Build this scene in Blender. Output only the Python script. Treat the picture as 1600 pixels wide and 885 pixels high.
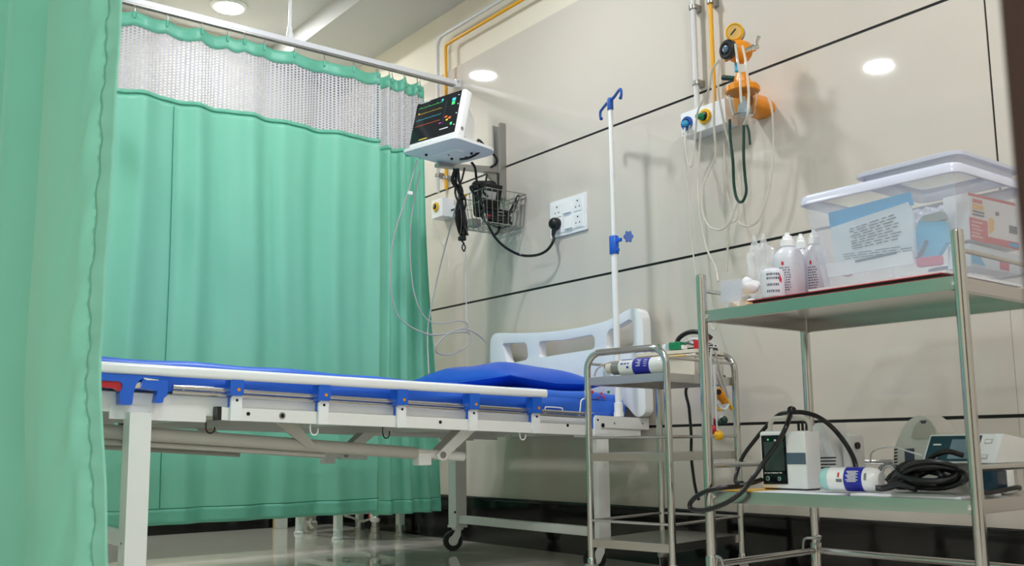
import bpy, bmesh, math, random
from mathutils import Vector, Matrix
random.seed(7)
for o in list(bpy.data.objects): bpy.data.objects.remove(o)
SC = bpy.context.scene
COL = SC.collection
V = Vector
# ------------------------------------------------------------------ camera
F = 1535.0; PX, PY = 800.0, 479.0
PITCH, ROLL, YAW = math.radians(7.94), math.radians(0.72), math.radians(37.5)
CAM = V((0, 0, 0.457))
_h = V((-math.cos(YAW), math.sin(YAW), 0))
FWD = _h * math.cos(PITCH) + V((0, 0, math.sin(PITCH)))
_r0 = _h.cross(V((0, 0, 1))).normalized(); _u0 = _r0.cross(FWD)
RIGHT = _r0 * math.cos(ROLL) - _u0 * math.sin(ROLL)
UP = _u0 * math.cos(ROLL) + _r0 * math.sin(ROLL)
cd = bpy.data.cameras.new('camera'); cam = bpy.data.objects.new('camera', cd); COL.objects.link(cam)
cd.sensor_width = 36; cd.lens = F / 1600 * 36; cd.shift_y = (PY - 442.5) / 1600
cd.clip_start = 0.02
M3 = Matrix((RIGHT, UP, -FWD)).transposed()
cam.matrix_world = Matrix.Translation(CAM) @ M3.to_4x4()
cd.dof.use_dof = True; cd.dof.focus_distance = 3.6; cd.dof.aperture_fstop = 7.0
SC.camera = cam
# ------------------------------------------------------------------ world and exposure
w = bpy.data.worlds.new('world'); SC.world = w; w.use_nodes = True
w.node_tree.nodes['Background'].inputs[0].default_value = (0.9, 0.95, 1, 1)
w.node_tree.nodes['Background'].inputs[1].default_value = 3.6  # raised as added fill, entering from out of view through the doorway
vs = SC.view_settings; vs.view_transform = 'Standard'; vs.look = 'None'; vs.gamma = 1; vs.use_curve_mapping = False
vs.exposure = 0.0
LAMP = 360.0     # radiance of the ceiling downlights

def ray(x, y): return FWD + RIGHT * ((x - PX) / F) + UP * ((PY - y) / F)
def wy(x, y, Y): d = ray(x, y); return CAM + d * ((Y - CAM.y) / d.y)
def wx(x, y, X): d = ray(x, y); return CAM + d * ((X - CAM.x) / d.x)
def wz(x, y, Z): d = ray(x, y); return CAM + d * ((Z - CAM.z) / d.z)

# ------------------------------------------------------------------ materials
def lin(c):
    f = lambda v: v / 12.92 if v <= .04045 else ((v + .055) / 1.055) ** 2.4
    return tuple(f(v / 255) for v in c)
MATS = {}
def mat(name, rgb, rough=.5, metal=0, var=.04, scale=12, bump=0, bscale=200, coat=0, trans=0, ior=1.45, alpha=1, emit=0, translucent=0, spec=.5, rvar=0):
    m = bpy.data.materials.new(name); m.use_nodes = True; nt = m.node_tree; N = nt.nodes; L = nt.links
    b = N['Principled BSDF']; c = lin(rgb)
    tc = N.new('ShaderNodeTexCoord')
    nz = N.new('ShaderNodeTexNoise'); nz.inputs['Scale'].default_value = scale; nz.inputs['Detail'].default_value = 4
    L.new(tc.outputs['Object'], nz.inputs['Vector'])
    mx = N.new('ShaderNodeMix'); mx.data_type = 'RGBA'
    mx.inputs[6].default_value = tuple(max(0, v * (1 - var)) for v in c) + (1,)
    mx.inputs[7].default_value = tuple(min(1, v * (1 + var)) for v in c) + (1,)
    L.new(nz.outputs['Fac'], mx.inputs[0]); L.new(mx.outputs[2], b.inputs['Base Color'])
    b.inputs['Roughness'].default_value = rough; b.inputs['Metallic'].default_value = metal
    b.inputs['Specular IOR Level'].default_value = spec
    if rvar:
        mr = N.new('ShaderNodeMapRange'); mr.inputs[3].default_value = max(0, rough - rvar); mr.inputs[4].default_value = rough + rvar
        L.new(nz.outputs['Fac'], mr.inputs[0]); L.new(mr.outputs[0], b.inputs['Roughness'])
    if coat: b.inputs['Coat Weight'].default_value = coat; b.inputs['Coat Roughness'].default_value = .03
    if trans: b.inputs['Transmission Weight'].default_value = trans; b.inputs['IOR'].default_value = ior
    if alpha < 1: b.inputs['Alpha'].default_value = alpha
    if emit: b.inputs['Emission Color'].default_value = c + (1,); b.inputs['Emission Strength'].default_value = emit
    if bump:
        n2 = N.new('ShaderNodeTexNoise'); n2.inputs['Scale'].default_value = bscale; L.new(tc.outputs['Object'], n2.inputs['Vector'])
        bp = N.new('ShaderNodeBump'); bp.inputs['Strength'].default_value = bump; bp.inputs['Distance'].default_value = .01
        L.new(n2.outputs['Fac'], bp.inputs['Height']); L.new(bp.outputs[0], b.inputs['Normal'])
    if translucent:
        t = N.new('ShaderNodeBsdfTranslucent'); L.new(mx.outputs[2], t.inputs[0])
        ms = N.new('ShaderNodeMixShader'); ms.inputs[0].default_value = translucent
        L.new(b.outputs[0], ms.inputs[1]); L.new(t.outputs[0], ms.inputs[2]); L.new(ms.outputs[0], N['Material Output'].inputs[0])
    MATS[name] = m
    return m
mat('tile', (214, 205, 193), .04, var=.03, scale=2.5, spec=.5)
mat('paint', (234, 226, 208), .7, var=.02, scale=6, bump=.05, bscale=90)
mat('ceiling', (204, 203, 200), .8, var=.015)
mat('groove', (10, 9, 9), .5)
mat('granite', (14, 13, 13), .1, var=.3, scale=60)
mat('floor', (214, 208, 198), .025, var=.05, scale=3)
mat('grout', (120, 115, 108), .7)
mat('door', (52, 32, 24), .45, var=.2, scale=9)
mat('curtain', (164, 231, 210), .38, var=.03, scale=4, bump=.08, bscale=22, translucent=.42)
mat('curtain_band', (122, 208, 178), .42, var=.04, scale=20, bump=.12, bscale=60, translucent=.12)
mat('thread', (45, 140, 105), .7)
mat('white', (244, 244, 243), .35, var=.015)
mat('white_gloss', (248, 249, 249), .16, var=.01)
mat('bed_paint', (243, 242, 238), .3, var=.03, scale=18)
mat('bed_grey', (190, 186, 176), .35, var=.04, scale=18)
mat('alu', (242, 243, 246), .25, metal=.1, var=.02)
mat('galv', (170, 168, 164), .35, metal=.85, var=.05)
mat('steel', (200, 199, 197), .16, metal=1, var=.05, scale=25, rvar=.06)
mat('steel_sheet', (200, 198, 195), .24, metal=1, var=.04, scale=9, rvar=.03)
mat('chrome', (225, 224, 222), .08, metal=1)
mat('black', (17, 17, 18), .4, var=.1)
mat('black_cable', (16, 16, 18), .35, var=.1)
mat('rubber', (22, 21, 21), .6)
mat('blue_plastic', (30, 100, 212), .3, var=.03)
mat('blue_knob', (30, 84, 170), .35)
mat('mattress', (42, 104, 214), .38, var=.06, scale=6, bump=.12, bscale=14)
mat('pillow', (14, 84, 204), .36, var=.06, scale=8, bump=.1, bscale=14)
mat('red', (196, 30, 44), .4)
mat('pink', (206, 64, 104), .4)
mat('yellow', (240, 182, 12), .35)
mat('yellow_pipe', (238, 172, 0), .32)
mat('orange', (238, 146, 12), .35, var=.05)
mat('white_pipe', (214, 214, 214), .3)
mat('clear', (242, 246, 247), .05, trans=1, ior=1.25)
mat('tubing', (232, 226, 214), .12, var=.03, alpha=.62)
mat('film', (246, 248, 252), .06, alpha=.34, spec=1.0, bump=.5, bscale=34)
mat('box_clear', (236, 239, 250), .12, alpha=.21, spec=.7)
mat('box_rim', (228, 231, 246), .2, alpha=.72)
mat('grey_cable', (188, 188, 186), .4)
mat('green_dark', (12, 58, 44), .5)
mat('green', (8, 132, 84), .5, bump=.3, bscale=90)
mat('cyan', (0, 166, 226), .6, var=.03, spec=.2)
mat('cyan_light', (60, 178, 222), .4)
mat('print', (70, 78, 96), .6)
mat('print_blue', (36, 44, 170), .45)
mat('print_red', (205, 34, 50), .5)
mat('paper', (236, 238, 242), .6)
mat('packet', (216, 228, 236), .25, var=.03)
mat('cotton', (246, 247, 248), .9, bump=.6, bscale=60)
mat('bottle', (238, 239, 246), .25, var=.01, translucent=.25)
mat('mint', (178, 228, 222), .3)
mat('navy', (34, 56, 76), .2)
mat('lcd', (132, 148, 166), .15)
mat('dark_screen', (20, 24, 30), .1)
mat('lcd_dark', (66, 78, 76), .12)
mat('slate', (92, 108, 126), .2)
mat('cream_plastic', (228, 220, 204), .35)
mat('beige_edge', (228, 190, 110), .4)
mat('ivory', (222, 221, 214), .28)
mat('silver_cap', (150, 152, 148), .3, metal=.5)
mat('hole', (8, 8, 9), .8)
mat('brick_red', (170, 40, 48), .5)
mat('lamp_glow', (247, 250, 255), .5, emit=LAMP, var=0)
for n, c in dict(scr_green=(80, 220, 120), scr_cyan=(70, 200, 230), scr_yellow=(230, 200, 70), scr_magenta=(220, 60, 190), scr_orange=(230, 110, 50), scr_white=(220, 225, 230)).items():
    mat(n, c, .5, emit=.22, var=0)

def net_material():
    m = bpy.data.materials.new('net'); m.use_nodes = True; nt = m.node_tree; N = nt.nodes; L = nt.links
    b = N['Principled BSDF']; b.inputs['Base Color'].default_value = (.66, .66, .70, 1); b.inputs['Roughness'].default_value = .6
    uv = N.new('ShaderNodeUVMap'); uv.uv_map = 'UVMap'
    sp = N.new('ShaderNodeSeparateXYZ'); L.new(uv.outputs[0], sp.inputs[0])
    def mth(op, a, b_=None):
        n = N.new('ShaderNodeMath'); n.operation = op
        for i, v in enumerate((a, b_)):
            if v is None: continue
            if isinstance(v, (int, float)): n.inputs[i].default_value = v
            else: L.new(v, n.inputs[i])
        return n.outputs[0]
    u = mth('DIVIDE', sp.outputs[0], .0185); v = mth('DIVIDE', sp.outputs[1], .0125)
    row = mth('FLOOR', u); v2 = mth('ADD', v, mth('MULTIPLY', row, .5))
    du = mth('ABSOLUTE', mth('SUBTRACT', mth('FRACT', u), .5)); dv = mth('ABSOLUTE', mth('SUBTRACT', mth('FRACT', v2), .5))
    hole = mth('MULTIPLY', mth('LESS_THAN', du, .25), mth('LESS_THAN', dv, .31))
    tr = N.new('ShaderNodeBsdfTransparent'); tl = N.new('ShaderNodeBsdfTranslucent'); tl.inputs[0].default_value = (.70, .70, .73, 1)
    m1 = N.new('ShaderNodeMixShader'); m1.inputs[0].default_value = .15; L.new(b.outputs[0], m1.inputs[1]); L.new(tl.outputs[0], m1.inputs[2])
    m2 = N.new('ShaderNodeMixShader'); L.new(hole, m2.inputs[0]); L.new(m1.outputs[0], m2.inputs[1])
    dk = N.new('ShaderNodeBsdfDiffuse'); dk.inputs[0].default_value = (.10, .10, .12, 1)      # dark grey mixed into the holes of the net
    m3 = N.new('ShaderNodeMixShader'); m3.inputs[0].default_value = .6; L.new(tr.outputs[0], m3.inputs[1]); L.new(dk.outputs[0], m3.inputs[2]); L.new(m3.outputs[0], m2.inputs[2])
    L.new(m2.outputs[0], N['Material Output'].inputs[0]); MATS['net'] = m
net_material()

# ------------------------------------------------------------------ mesh helpers
ORG = {}
def spl(pts, n=6):
    P = [V(p) for p in pts]
    if len(P) < 3: return P
    Q = [P[0] * 2 - P[1]] + P + [P[-1] * 2 - P[-2]]; out = []
    for i in range(1, len(Q) - 2):
        a, b, c, d = Q[i - 1:i + 3]
        for k in range(n):
            t = k / n
            out.append(.5 * ((2 * b) + (c - a) * t + (2 * a - 5 * b + 4 * c - d) * t * t + (3 * b - a - 3 * c + d) * t ** 3))
    out.append(P[-1]); return out
def basis(d):
    d = V(d).normalized(); a = V((0, 0, 1)) if abs(d.z) < .9 else V((1, 0, 0))
    u = d.cross(a).normalized(); return u, d.cross(u).normalized(), d
class B:
    def __init__(s): s.v = []; s.f = []; s.uv = None; s.wn = False
    def add(s, vs, fs):
        o = len(s.v); s.v += [V(p) for p in vs]; s.f += [tuple(i + o for i in f) for f in fs]; return s
    def box(s, c, d, bev=0, R=None, seg=2):
        c = V(c); R = R or Matrix.Identity(3)
        if bev <= 0:
            vs = [c + R @ V((x * d[0] / 2, y * d[1] / 2, z * d[2] / 2)) for x in (-1, 1) for y in (-1, 1) for z in (-1, 1)]
            return s.add(vs, [(0, 1, 3, 2), (4, 6, 7, 5), (0, 4, 5, 1), (2, 3, 7, 6), (0, 2, 6, 4), (1, 5, 7, 3)])
        s.wn = True; bm = bmesh.new(); bmesh.ops.create_cube(bm, size=1)
        for q in bm.verts: q.co = V((q.co.x * d[0], q.co.y * d[1], q.co.z * d[2]))
        bmesh.ops.bevel(bm, geom=bm.edges[:], offset=min(bev, min(d) * .49), segments=seg, affect='EDGES', profile=.5)
        bm.verts.index_update()
        s.add([c + R @ q.co for q in bm.verts], [[q.index for q in f.verts] for f in bm.faces]); bm.free(); return s
    def span(s, a, b, bev=0):
        a, b = V(a), V(b); return s.box((a + b) / 2, [abs(b[i] - a[i]) for i in range(3)], bev)
    def tube(s, pts, r, n=8, closed=False, smooth=0, cap=True):
        P = spl(pts, smooth) if smooth else [V(p) for p in pts]
        m = len(P); rr = r if isinstance(r, (list, tuple)) else None
        T = []
        for i in range(m):
            a = P[i - 1] if (i > 0 or closed) else P[i]; b = P[(i + 1) % m] if (i < m - 1 or closed) else P[i]
            t = (b - a); T.append(t.normalized() if t.length > 1e-9 else V((0, 0, 1)))
        u, w_, _ = basis(T[0]); vs = []; fs = []
        for i in range(m):
            u = (u - T[i] * u.dot(T[i])).normalized(); w_ = T[i].cross(u)
            R = rr[min(len(rr) - 1, int(i / max(1, m - 1) * (len(rr) - 1) + .5))] if rr else r
            for k in range(n):
                a = 2 * math.pi * k / n; vs.append(P[i] + (u * math.cos(a) + w_ * math.sin(a)) * R)
        for i in range(m if closed else m - 1):
            j = (i + 1) % m
            for k in range(n): fs.append((i * n + k, i * n + (k + 1) % n, j * n + (k + 1) % n, j * n + k))
        if cap and not closed: fs += [tuple(range(n))[::-1], tuple((m - 1) * n + k for k in range(n))]
        return s.add(vs, fs)
    def cyl(s, a, b, r, n=16): return s.tube([a, b], r, n)
    def lathe(s, o, d, prof, n=24):
        o = V(o); u, w_, d = basis(d); vs = []; fs = []; m = len(prof)
        for (r, h) in prof:
            for k in range(n):
                a = 2 * math.pi * k / n; vs.append(o + d * h + (u * math.cos(a) + w_ * math.sin(a)) * max(r, 1e-4))
        for i in range(m - 1):
            for k in range(n): fs.append((i * n + k, i * n + (k + 1) % n, (i + 1) * n + (k + 1) % n, (i + 1) * n + k))
        fs += [tuple(range(n))[::-1], tuple((m - 1) * n + k for k in range(n))]
        return s.add(vs, fs)
    def prism(s, o, u, v, w_, poly, t):
        o, u, v, w_ = V(o), V(u), V(v), V(w_); n = len(poly)
        vs = [o + u * a + v * b for a, b in poly] + [o + u * a + v * b + w_ * t for a, b in poly]
        return s.add(vs, [tuple(range(n))[::-1], tuple(range(n, 2 * n))] + [(i, (i + 1) % n, n + (i + 1) % n, n + i) for i in range(n)])
    def grid(s, fn, na, nb, uvfn=None):
        o = len(s.v); s.uv = s.uv or []
        for i in range(na + 1):
            for j in range(nb + 1): s.v.append(V(fn(i / na, j / nb))); s.uv.append(uvfn(i / na, j / nb) if uvfn else (i / na, j / nb))
        for i in range(na):
            for j in range(nb):
                a = o + i * (nb + 1) + j; s.f.append((a, a + nb + 1, a + nb + 2, a + 1))
        return s
    def build(s, name, m, parent=None, label=None, cat=None, group=None, kind=None, local=False, sharp=40, solid=0):
        vs = s.v
        if parent is not None:
            org = ORG[parent.name]
            if not local: vs = [p - org for p in vs]
        else:
            mn = V([min(p[i] for p in vs) for i in range(3)]); mxx = V([max(p[i] for p in vs) for i in range(3)])
            org = V(((mn.x + mxx.x) / 2, (mn.y + mxx.y) / 2, mn.z)); vs = [p - org for p in vs]
        me = bpy.data.meshes.new(name); me.from_pydata([tuple(p) for p in vs], [], s.f); me.update()
        if s.uv:
            ul = me.uv_layers.new(name='UVMap')
            for l in me.loops: ul.data[l.index].uv = s.uv[l.vertex_index]
        me.materials.append(MATS[m])
        bm = bmesh.new(); bm.from_mesh(me); bmesh.ops.recalc_face_normals(bm, faces=bm.faces[:]); bm.to_mesh(me); bm.free()
        me.polygons.foreach_set('use_smooth', [True] * len(me.polygons)); me.set_sharp_from_angle(angle=math.radians(sharp))
        o = bpy.data.objects.new(name, me); COL.objects.link(o)
        if parent is not None: o.parent = parent
        else: o.location = org
        ORG[o.name] = org
        if s.wn:
            wn = o.modifiers.new('normals', 'WEIGHTED_NORMAL'); wn.keep_sharp = True
        if solid:
            md = o.modifiers.new('thickness', 'SOLIDIFY'); md.thickness = solid
        tag(o, label, cat, group, kind); return o
def tag(o, label=None, cat=None, group=None, kind=None):
    if label: o['label'] = label
    if cat: o['category'] = cat
    if group: o['group'] = group
    if kind: o['kind'] = kind
def thing(name, label, cat, loc, rz=0, group=None):
    o = bpy.data.objects.new(name, None); COL.objects.link(o); o.location = V(loc); o.rotation_euler = (0, 0, rz); o.empty_display_size = .05
    ORG[o.name] = V(loc); tag(o, label, cat, group); return o
def rz3(a): return Matrix.Rotation(a, 3, 'Z')
def rx3(a): return Matrix.Rotation(a, 3, 'X')
def ry3(a): return Matrix.Rotation(a, 3, 'Y')
def rrect(w_, h_, r, n=5):
    out = []
    for cx, cy, a0 in ((w_ / 2 - r, h_ / 2 - r, 0), (-w_ / 2 + r, h_ / 2 - r, 90), (-w_ / 2 + r, -h_ / 2 + r, 180), (w_ / 2 - r, -h_ / 2 + r, 270)):
        for k in range(n + 1):
            a = math.radians(a0 + 90 * k / n); out.append((cx + r * math.cos(a), cy + r * math.sin(a)))
    return out
W = 2.733        # plane of the tiled wall
# ------------------------------------------------------------------ room shell
LX, RX, FY, CZ_ = -5.35, 0.62, -2.7, 2.84
fl = B().span((LX, FY, -.12), (RX, W + .02, -.006)).build('floor', 'grout', label='glossy grey stone tile floor', kind='structure')
tw = .8
i = 0; x = RX - .02 - 8 * tw
while x < RX:
    y = W - 7 * tw
    while y < W:
        a, b = (max(x, LX), max(y, FY, -99)), (min(x + tw - .0015, RX), min(y + tw - .0015, W))
        if b[0] - a[0] > .02 and b[1] - a[1] > .02:
            B().span((a[0], a[1], -.006), (b[0], b[1], 0)).build('floor_tile', 'floor', fl)
        y += tw
    x += tw
wb = B().span((LX - .1, W + .012, 0), (RX + .1, W + .12, CZ_ + .1)).build('wall_back', 'paint', label='cream painted wall above large glossy stone panels with black joints', kind='structure')
B().span((LX, W + .004, .2), (RX, W + .012, 2.376)).build('joint_backing', 'groove', wb)
zs = [.21, .514, 1.142, 1.755, 2.382]; xs = [LX, -3.95, -1.30, RX]
for r in range(4):
    for c in range(3):
        x0, x1 = xs[c] + (.0035 if c == 2 and r > 1 else .0006), xs[c + 1] - (.0006 if c != 1 else .0025 if r > 1 else .0006)
        B().span((x0, W, zs[r] + (.005 if r else 0)), (x1, W + .012, zs[r + 1] - (.005 if r < 3 else 0))).build('wall_panel', 'tile', wb)
bb = B().span((LX, W - .012, 0), (RX, W + .012, .196)).span((LX, W - .016, .196), (RX, W + .012, .208), .003).build('baseboard_back', 'granite', label='polished black stone skirting along the tiled wall', kind='structure')
wl = B().span((LX - .1, FY, 0), (LX, W + .02, CZ_)).build('wall_left', 'paint', label='cream wall behind the green curtain', kind='structure')
B().span((LX, FY, 0), (LX + .014, W, .12)).build('baseboard_left', 'granite', label='dark stone skirting under the far curtain hem', kind='structure')
# right wall with the doorway the camera stands beside
B().span((RX, FY, 0), (RX + .1, -.5, CZ_)).span((RX, .5, 0), (RX + .1, W + .02, CZ_)).span((RX, -.5, 2.1), (RX + .1, .5, CZ_)).build('wall_right', 'paint', label='cream wall with the doorway', kind='structure')
B().span((LX - .1, FY - .1, 0), (RX + .1, FY, CZ_)).build('wall_front', 'paint', label='cream wall behind the camera', kind='structure')
ce = B().span((LX - .1, FY - .1, CZ_), (RX + .1, W + .12, CZ_ + .1)).build('ceiling', 'ceiling', label='plain grey white ceiling', kind='structure')
B().span((LX, 2.305, 2.722), (RX, W + .012, CZ_)).build('trim_1', 'ceiling', label='dropped ceiling strip along the tiled wall', kind='structure')
# open door leaf at the right edge
e0 = wy(1583, 300, .47)
dr = B().span((e0.x, .47, .012), (RX - .03, .51, 2.06), .003).build('door_1', 'door', label='dark brown wooden door leaf standing open at the right edge', kind='structure')
B().cyl((e0.x + .06, .47, 1.0), (e0.x + .06, .43, 1.0), .009).tube([(e0.x + .06, .43, 1.0), (e0.x + .18, .43, 1.0)], .008).build('door_handle', 'chrome', dr)

# ------------------------------------------------------------------ downlights
def downlight(x, y, label, z=CZ_):
    t = thing('downlight', label, 'ceiling light', (x, y, z - .02), group='round ceiling downlights')
    B().lathe((x, y, z), (0, 0, -1), [(.098, 0), (.098, .006), (.09, .014), (.078, .016), (.078, .004)], 32).build('trim_ring', 'white', t)
    B().lathe((x, y, z - .004), (0, 0, -1), [(.0775, 0), (.0775, .009), (.06, .011)], 32).build('diffuser', 'lamp_glow', t)
downlight(-4.95, 1.88, 'lit round downlight in the ceiling above the green curtain')
downlight(-3.35, -.1, 'lit round downlight mirrored in the tiled wall above the storage box')
for x, y, where in ((-2.8, 1.75, 'above the head of the hospital bed'), (-.75, 1.75, 'above the large steel trolley, added unseen as fill'), (-.15, .6, 'above the open brown door, added unseen as fill'), (-.2, -1.3, 'behind the camera near the doorway, added unseen as fill')): downlight(x, y, 'lit round downlight in the ceiling ' + where)  # bed head lamp inferred from a hook shadow; the rest unseen, added as fill

# ------------------------------------------------------------------ curtain rails
RXc = -3.98
rail = thing('curtain_rail', 'white aluminium curtain rail running to the tiled wall', 'curtain rail', (RXc, 1.6, 2.265))
B().span((RXc - .016, .40, 2.268), (RXc + .016, W - .004, 2.292), .002).build('channel', 'alu', rail)
B().span((RXc - .014, .42, 2.262), (RXc - .008, W - .02, 2.268)).span((RXc + .008, .42, 2.262), (RXc + .014, W - .02, 2.268)).build('channel_lips', 'galv', rail)
br = B().span((RXc - .019, W - .035, 2.258), (RXc + .019, W - .001, 2.297), .002).build('end_bracket', 'alu', rail)
B().cyl((RXc + .019, W - .02, 2.284), (RXc + .022, W - .02, 2.284), .004, 8).build('screw', 'galv', br)
for y in (1.80,):
    rod = B().tube([(RXc, y, 2.292), (RXc, y, CZ_ - .003)], .0075, 12).build('hanger_rod', 'white', rail)
    B().lathe((RXc, y, 2.290), (0, 0, 1), [(.016, 0), (.016, .03), (.011, .036), (.011, .06)], 12).build('rod_collar', 'white', rod)
    B().lathe((RXc, y, CZ_ - .012), (0, 0, 1), [(.02, 0), (.02, .01)], 12).build('ceiling_rose', 'white', rod)
rail2 = thing('curtain_rail', 'white aluminium curtain rail above the near curtain at the bed foot', 'curtain rail', (-2.6, .45, 2.265))
B().span((RXc + .017, .434, 2.268), (-.9, .466, 2.292), .002).build('channel', 'alu', rail2)
for x in (-3.2, -1.2): B().tube([(x, .45, 2.292), (x, .45, CZ_ - .003)], .0075, 12).build('hanger_rod', 'white', rail2)

# ------------------------------------------------------------------ curtains
def curtain(root, a0, a1, pt, hooks, ztop, sag, znet=.30, zbot=.155, na=150, edges=()):
    """pt(a, z, off) -> point of the cloth at length a, height z"""
    def top(a):
        hs = sorted(hooks)
        lo = max([h for h in hs if h <= a], default=None); hi = min([h for h in hs if h > a], default=None)
        if lo is None or hi is None: return ztop - sag * .6
        t = (a - lo) / (hi - lo); return ztop - sag * math.sin(math.pi * t) ** .8
    A = lambda u: a0 + (a1 - a0) * u
    def sheet(name, m, zt, zb, off, nb, solid=.0012):
        def fn(u, v):
            a = A(u); t_, b_ = zt(a), zb(a); return pt(a, t_ + (b_ - t_) * v, off)
        L = [0.0]; prev = pt(a0, 1.2, 0)
        for k in range(1, na + 1): p = pt(A(k / na), 1.2, 0); L.append(L[-1] + (p - prev).length); prev = p
        return B().grid(fn, na, nb, lambda u, v: (L[int(u * na + .5)], (zt(A(u)) + (zb(A(u)) - zt(A(u))) * v))).build(name, m, root, solid=solid, sharp=180)
    zn = lambda a: top(a) * .0 + ztop - .055 - sag * .5 - znet
    hd = sheet('header_band', 'curtain_band', top, lambda a: top(a) - .058, .004, 3)
    sheet('net_panel', 'net', lambda a: top(a) - .046, lambda a: zn(a) - .004, 0, 14, 0)
    bd = sheet('binding_strip', 'curtain_band', lambda a: zn(a) + .004, lambda a: zn(a) - .015, .004, 2)
    dp = sheet('drape', 'curtain', lambda a: zn(a) - .008, lambda a: zbot, 0, 60)
    hm = sheet('hem', 'curtain_band', lambda a: zbot + .062, lambda a: zbot - .001, .0035, 4)
    # stitching
    B().tube([pt(A(k / na), zbot + .063, .005) for k in range(na + 1)], .0011, 4).build('stitch_line', 'thread', hm)
    B().tube([pt(A(k / na), zn(A(k / na)) - .012, .006) for k in range(na + 1)], .0011, 4).build('stitch_line', 'thread', bd)
    for h in hooks:
        p = pt(h, ztop, .004)
        B().tube([p + V((0, 0, -.022)), p + V((.004, 0, .004)), p + V((-.002, 0, .012)), p + V((0, 0, 2.2605 - p.z))], .0022, 6, smooth=3).build('hook', 'galv', root)
        B().lathe(p + V((.003, 0, -.03)), (0, 0, 1), [(.004, 0), (.007, .012), (.004, .03)], 8).build('pinch_pleat', 'curtain_band', root)
    return dp
def fold_main(a, z):
    t = max(0, min(1, (2.23 - z) / 2.1)); g = .45 + .55 * min(1, t * 3)
    q = a + .012 * math.sin(3 * z + a * 5)
    f = .020 * math.sin(q * 2 * math.pi / .225 + .6) + .009 * math.sin(q * 2 * math.pi / .127 + 1.1 + .4 * z) + .012 * math.sin(q * 2 * math.pi / .52 + .3)
    return f * g * (1 - .25 * t)
c1 = thing('privacy_curtain', 'wide green curtain with white net top hanging behind the bed', 'curtain', (RXc, 1.5, .15), group='green privacy curtains')
pm = lambda a, z, off: V((RXc + .004 + fold_main(a, z) + off, a, z))
hk = [wx(x, 100, RXc).y for x in (205, 258, 312, 354, 379, 411, 458, 508, 551, 588)]
hk = [hk[0] - .45, hk[0] - .3, hk[0] - .15] + hk
dm = curtain(c1, .58, 2.262, pm, hk, 2.234, .014, znet=.275, na=230)
ys = 1.294
B().tube([pm(ys - .003 * math.sin(4 * z), z, .003) for z in [.22 + k * .05 for k in range(34)]], .0016, 5).build('seam', 'thread', dm)
def fold_tight(a, z):
    t = max(0, min(1, (2.23 - z) / 2.1))
    q = a + .006 * math.sin(2.3 * z)
    s_ = math.sin(q * 2 * math.pi / (.082) + .8); f = .034 * (abs(s_) ** .6) * (1 if s_ > 0 else -1) + .012 * math.sin(q * 2 * math.pi / .23)
    return f * (.55 + .45 * min(1, t * 2.5))
c2 = thing('privacy_curtain', 'narrow bunched green curtain gathered in folds beside the wall monitor', 'curtain', (RXc, 2.4, .15), group='green privacy curtains')
def pt2(a, z, off):
    t = (2.23 - z) / 2.1; aa = 2.262 + (a - 2.262) * (1 + .36 * max(0, t) ** 1.8)
    return V((RXc - .010 + fold_tight(a, z) * .9 + off, aa + .006 * math.cos(a * 2 * math.pi / .082), z))
curtain(c2, 2.266, 2.528, pt2, [2.268 + k * .041 for k in range(6)] + [2.515], 2.236, .012, znet=.30, zbot=.142, na=150)
ed = B().tube([pt2(2.527, z, .004) for z in [.16 + k * .05 for k in range(42)]], .004, 6).build('edge_hem', 'curtain_band', c2)
B().tube([pt2(2.270, z, .006) for z in [1.9 + k * .033 for k in range(10)]], .009, 6).build('edge_hem', 'curtain_band', c2)

# near curtain at the foot of the bed
c3 = thing('privacy_curtain', 'near green curtain at the left edge in front of the bed foot', 'curtain', (-2.3, .45, .15), group='green privacy curtains')
ez = [(0.15, -1.592), (.277, -1.611), (.616, -1.690), (1.0, -1.668), (1.227, -1.662), (1.7, -1.66), (2.24, -1.70)]
def edge_x(z):
    for (z0, x0), (z1, x1) in zip(ez, ez[1:]):
        if z <= z1: t = (z - z0) / (z1 - z0); t = t * t * (3 - 2 * t); return x0 + (x1 - x0) * t
    return ez[-1][1]
def near_pt(s_, z, off=0):
    # s_: distance from the free edge
    t = (2.2 - z) / 2.05
    q = s_ + .015 * math.sin(1.7 * z)
    kn_ = [(-.2, .01), (0, -.005), (.10, -.035), (.28, -.055), (.40, -.050), (.50, .055), (.62, .075), (.76, .03), (.88, -.045), (1.0, -.03), (1.1, .06), (1.25, .05), (1.4, -.05), (1.7, .05)]
    for (q0, f0), (q1, f1) in zip(kn_, kn_[1:]):
        if q <= q1: k = (q - q0) / (q1 - q0); k = k * k * (3 - 2 * k); f = f0 + (f1 - f0) * k; break
    f *= .75 + .25 * math.sin(1.1 * z + .5)
    g = .6 + .4 * math.sin(z * 3.1 + 1)
    f += g * .0050 * math.sin(z * 26 + 3 * math.sin(z * 2.3) + s_ * 30) * math.exp(-((s_ - .13) / .09) ** 2)
    f += .0030 * math.sin(z * 47 + 2 * math.sin(z * 4.1) + s_ * 55) * math.exp(-((s_ - .075) / .05) ** 2)
    f += .0016 * math.sin(z * 120 + 3 * math.sin(z * 11)) * math.exp(-((s_ - .035) / .022) ** 2)
    return V((edge_x(z) - s_ * .93, .45 + f + off, z))
SL = 1.45
d3 = B().grid(lambda u, v: near_pt(SL * u ** 1.5, .155 + 1.72 * v), 150, 330).build('drape', 'curtain', c3, solid=.0012, sharp=180)
B().grid(lambda u, v: near_pt(.036 * u, .155 + 1.72 * v, -.0009 - .0008 * math.sin(math.pi * u)), 6, 330).build('edge_hem', 'curtain', c3, solid=.0008, sharp=180)
st_ = B()
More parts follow.
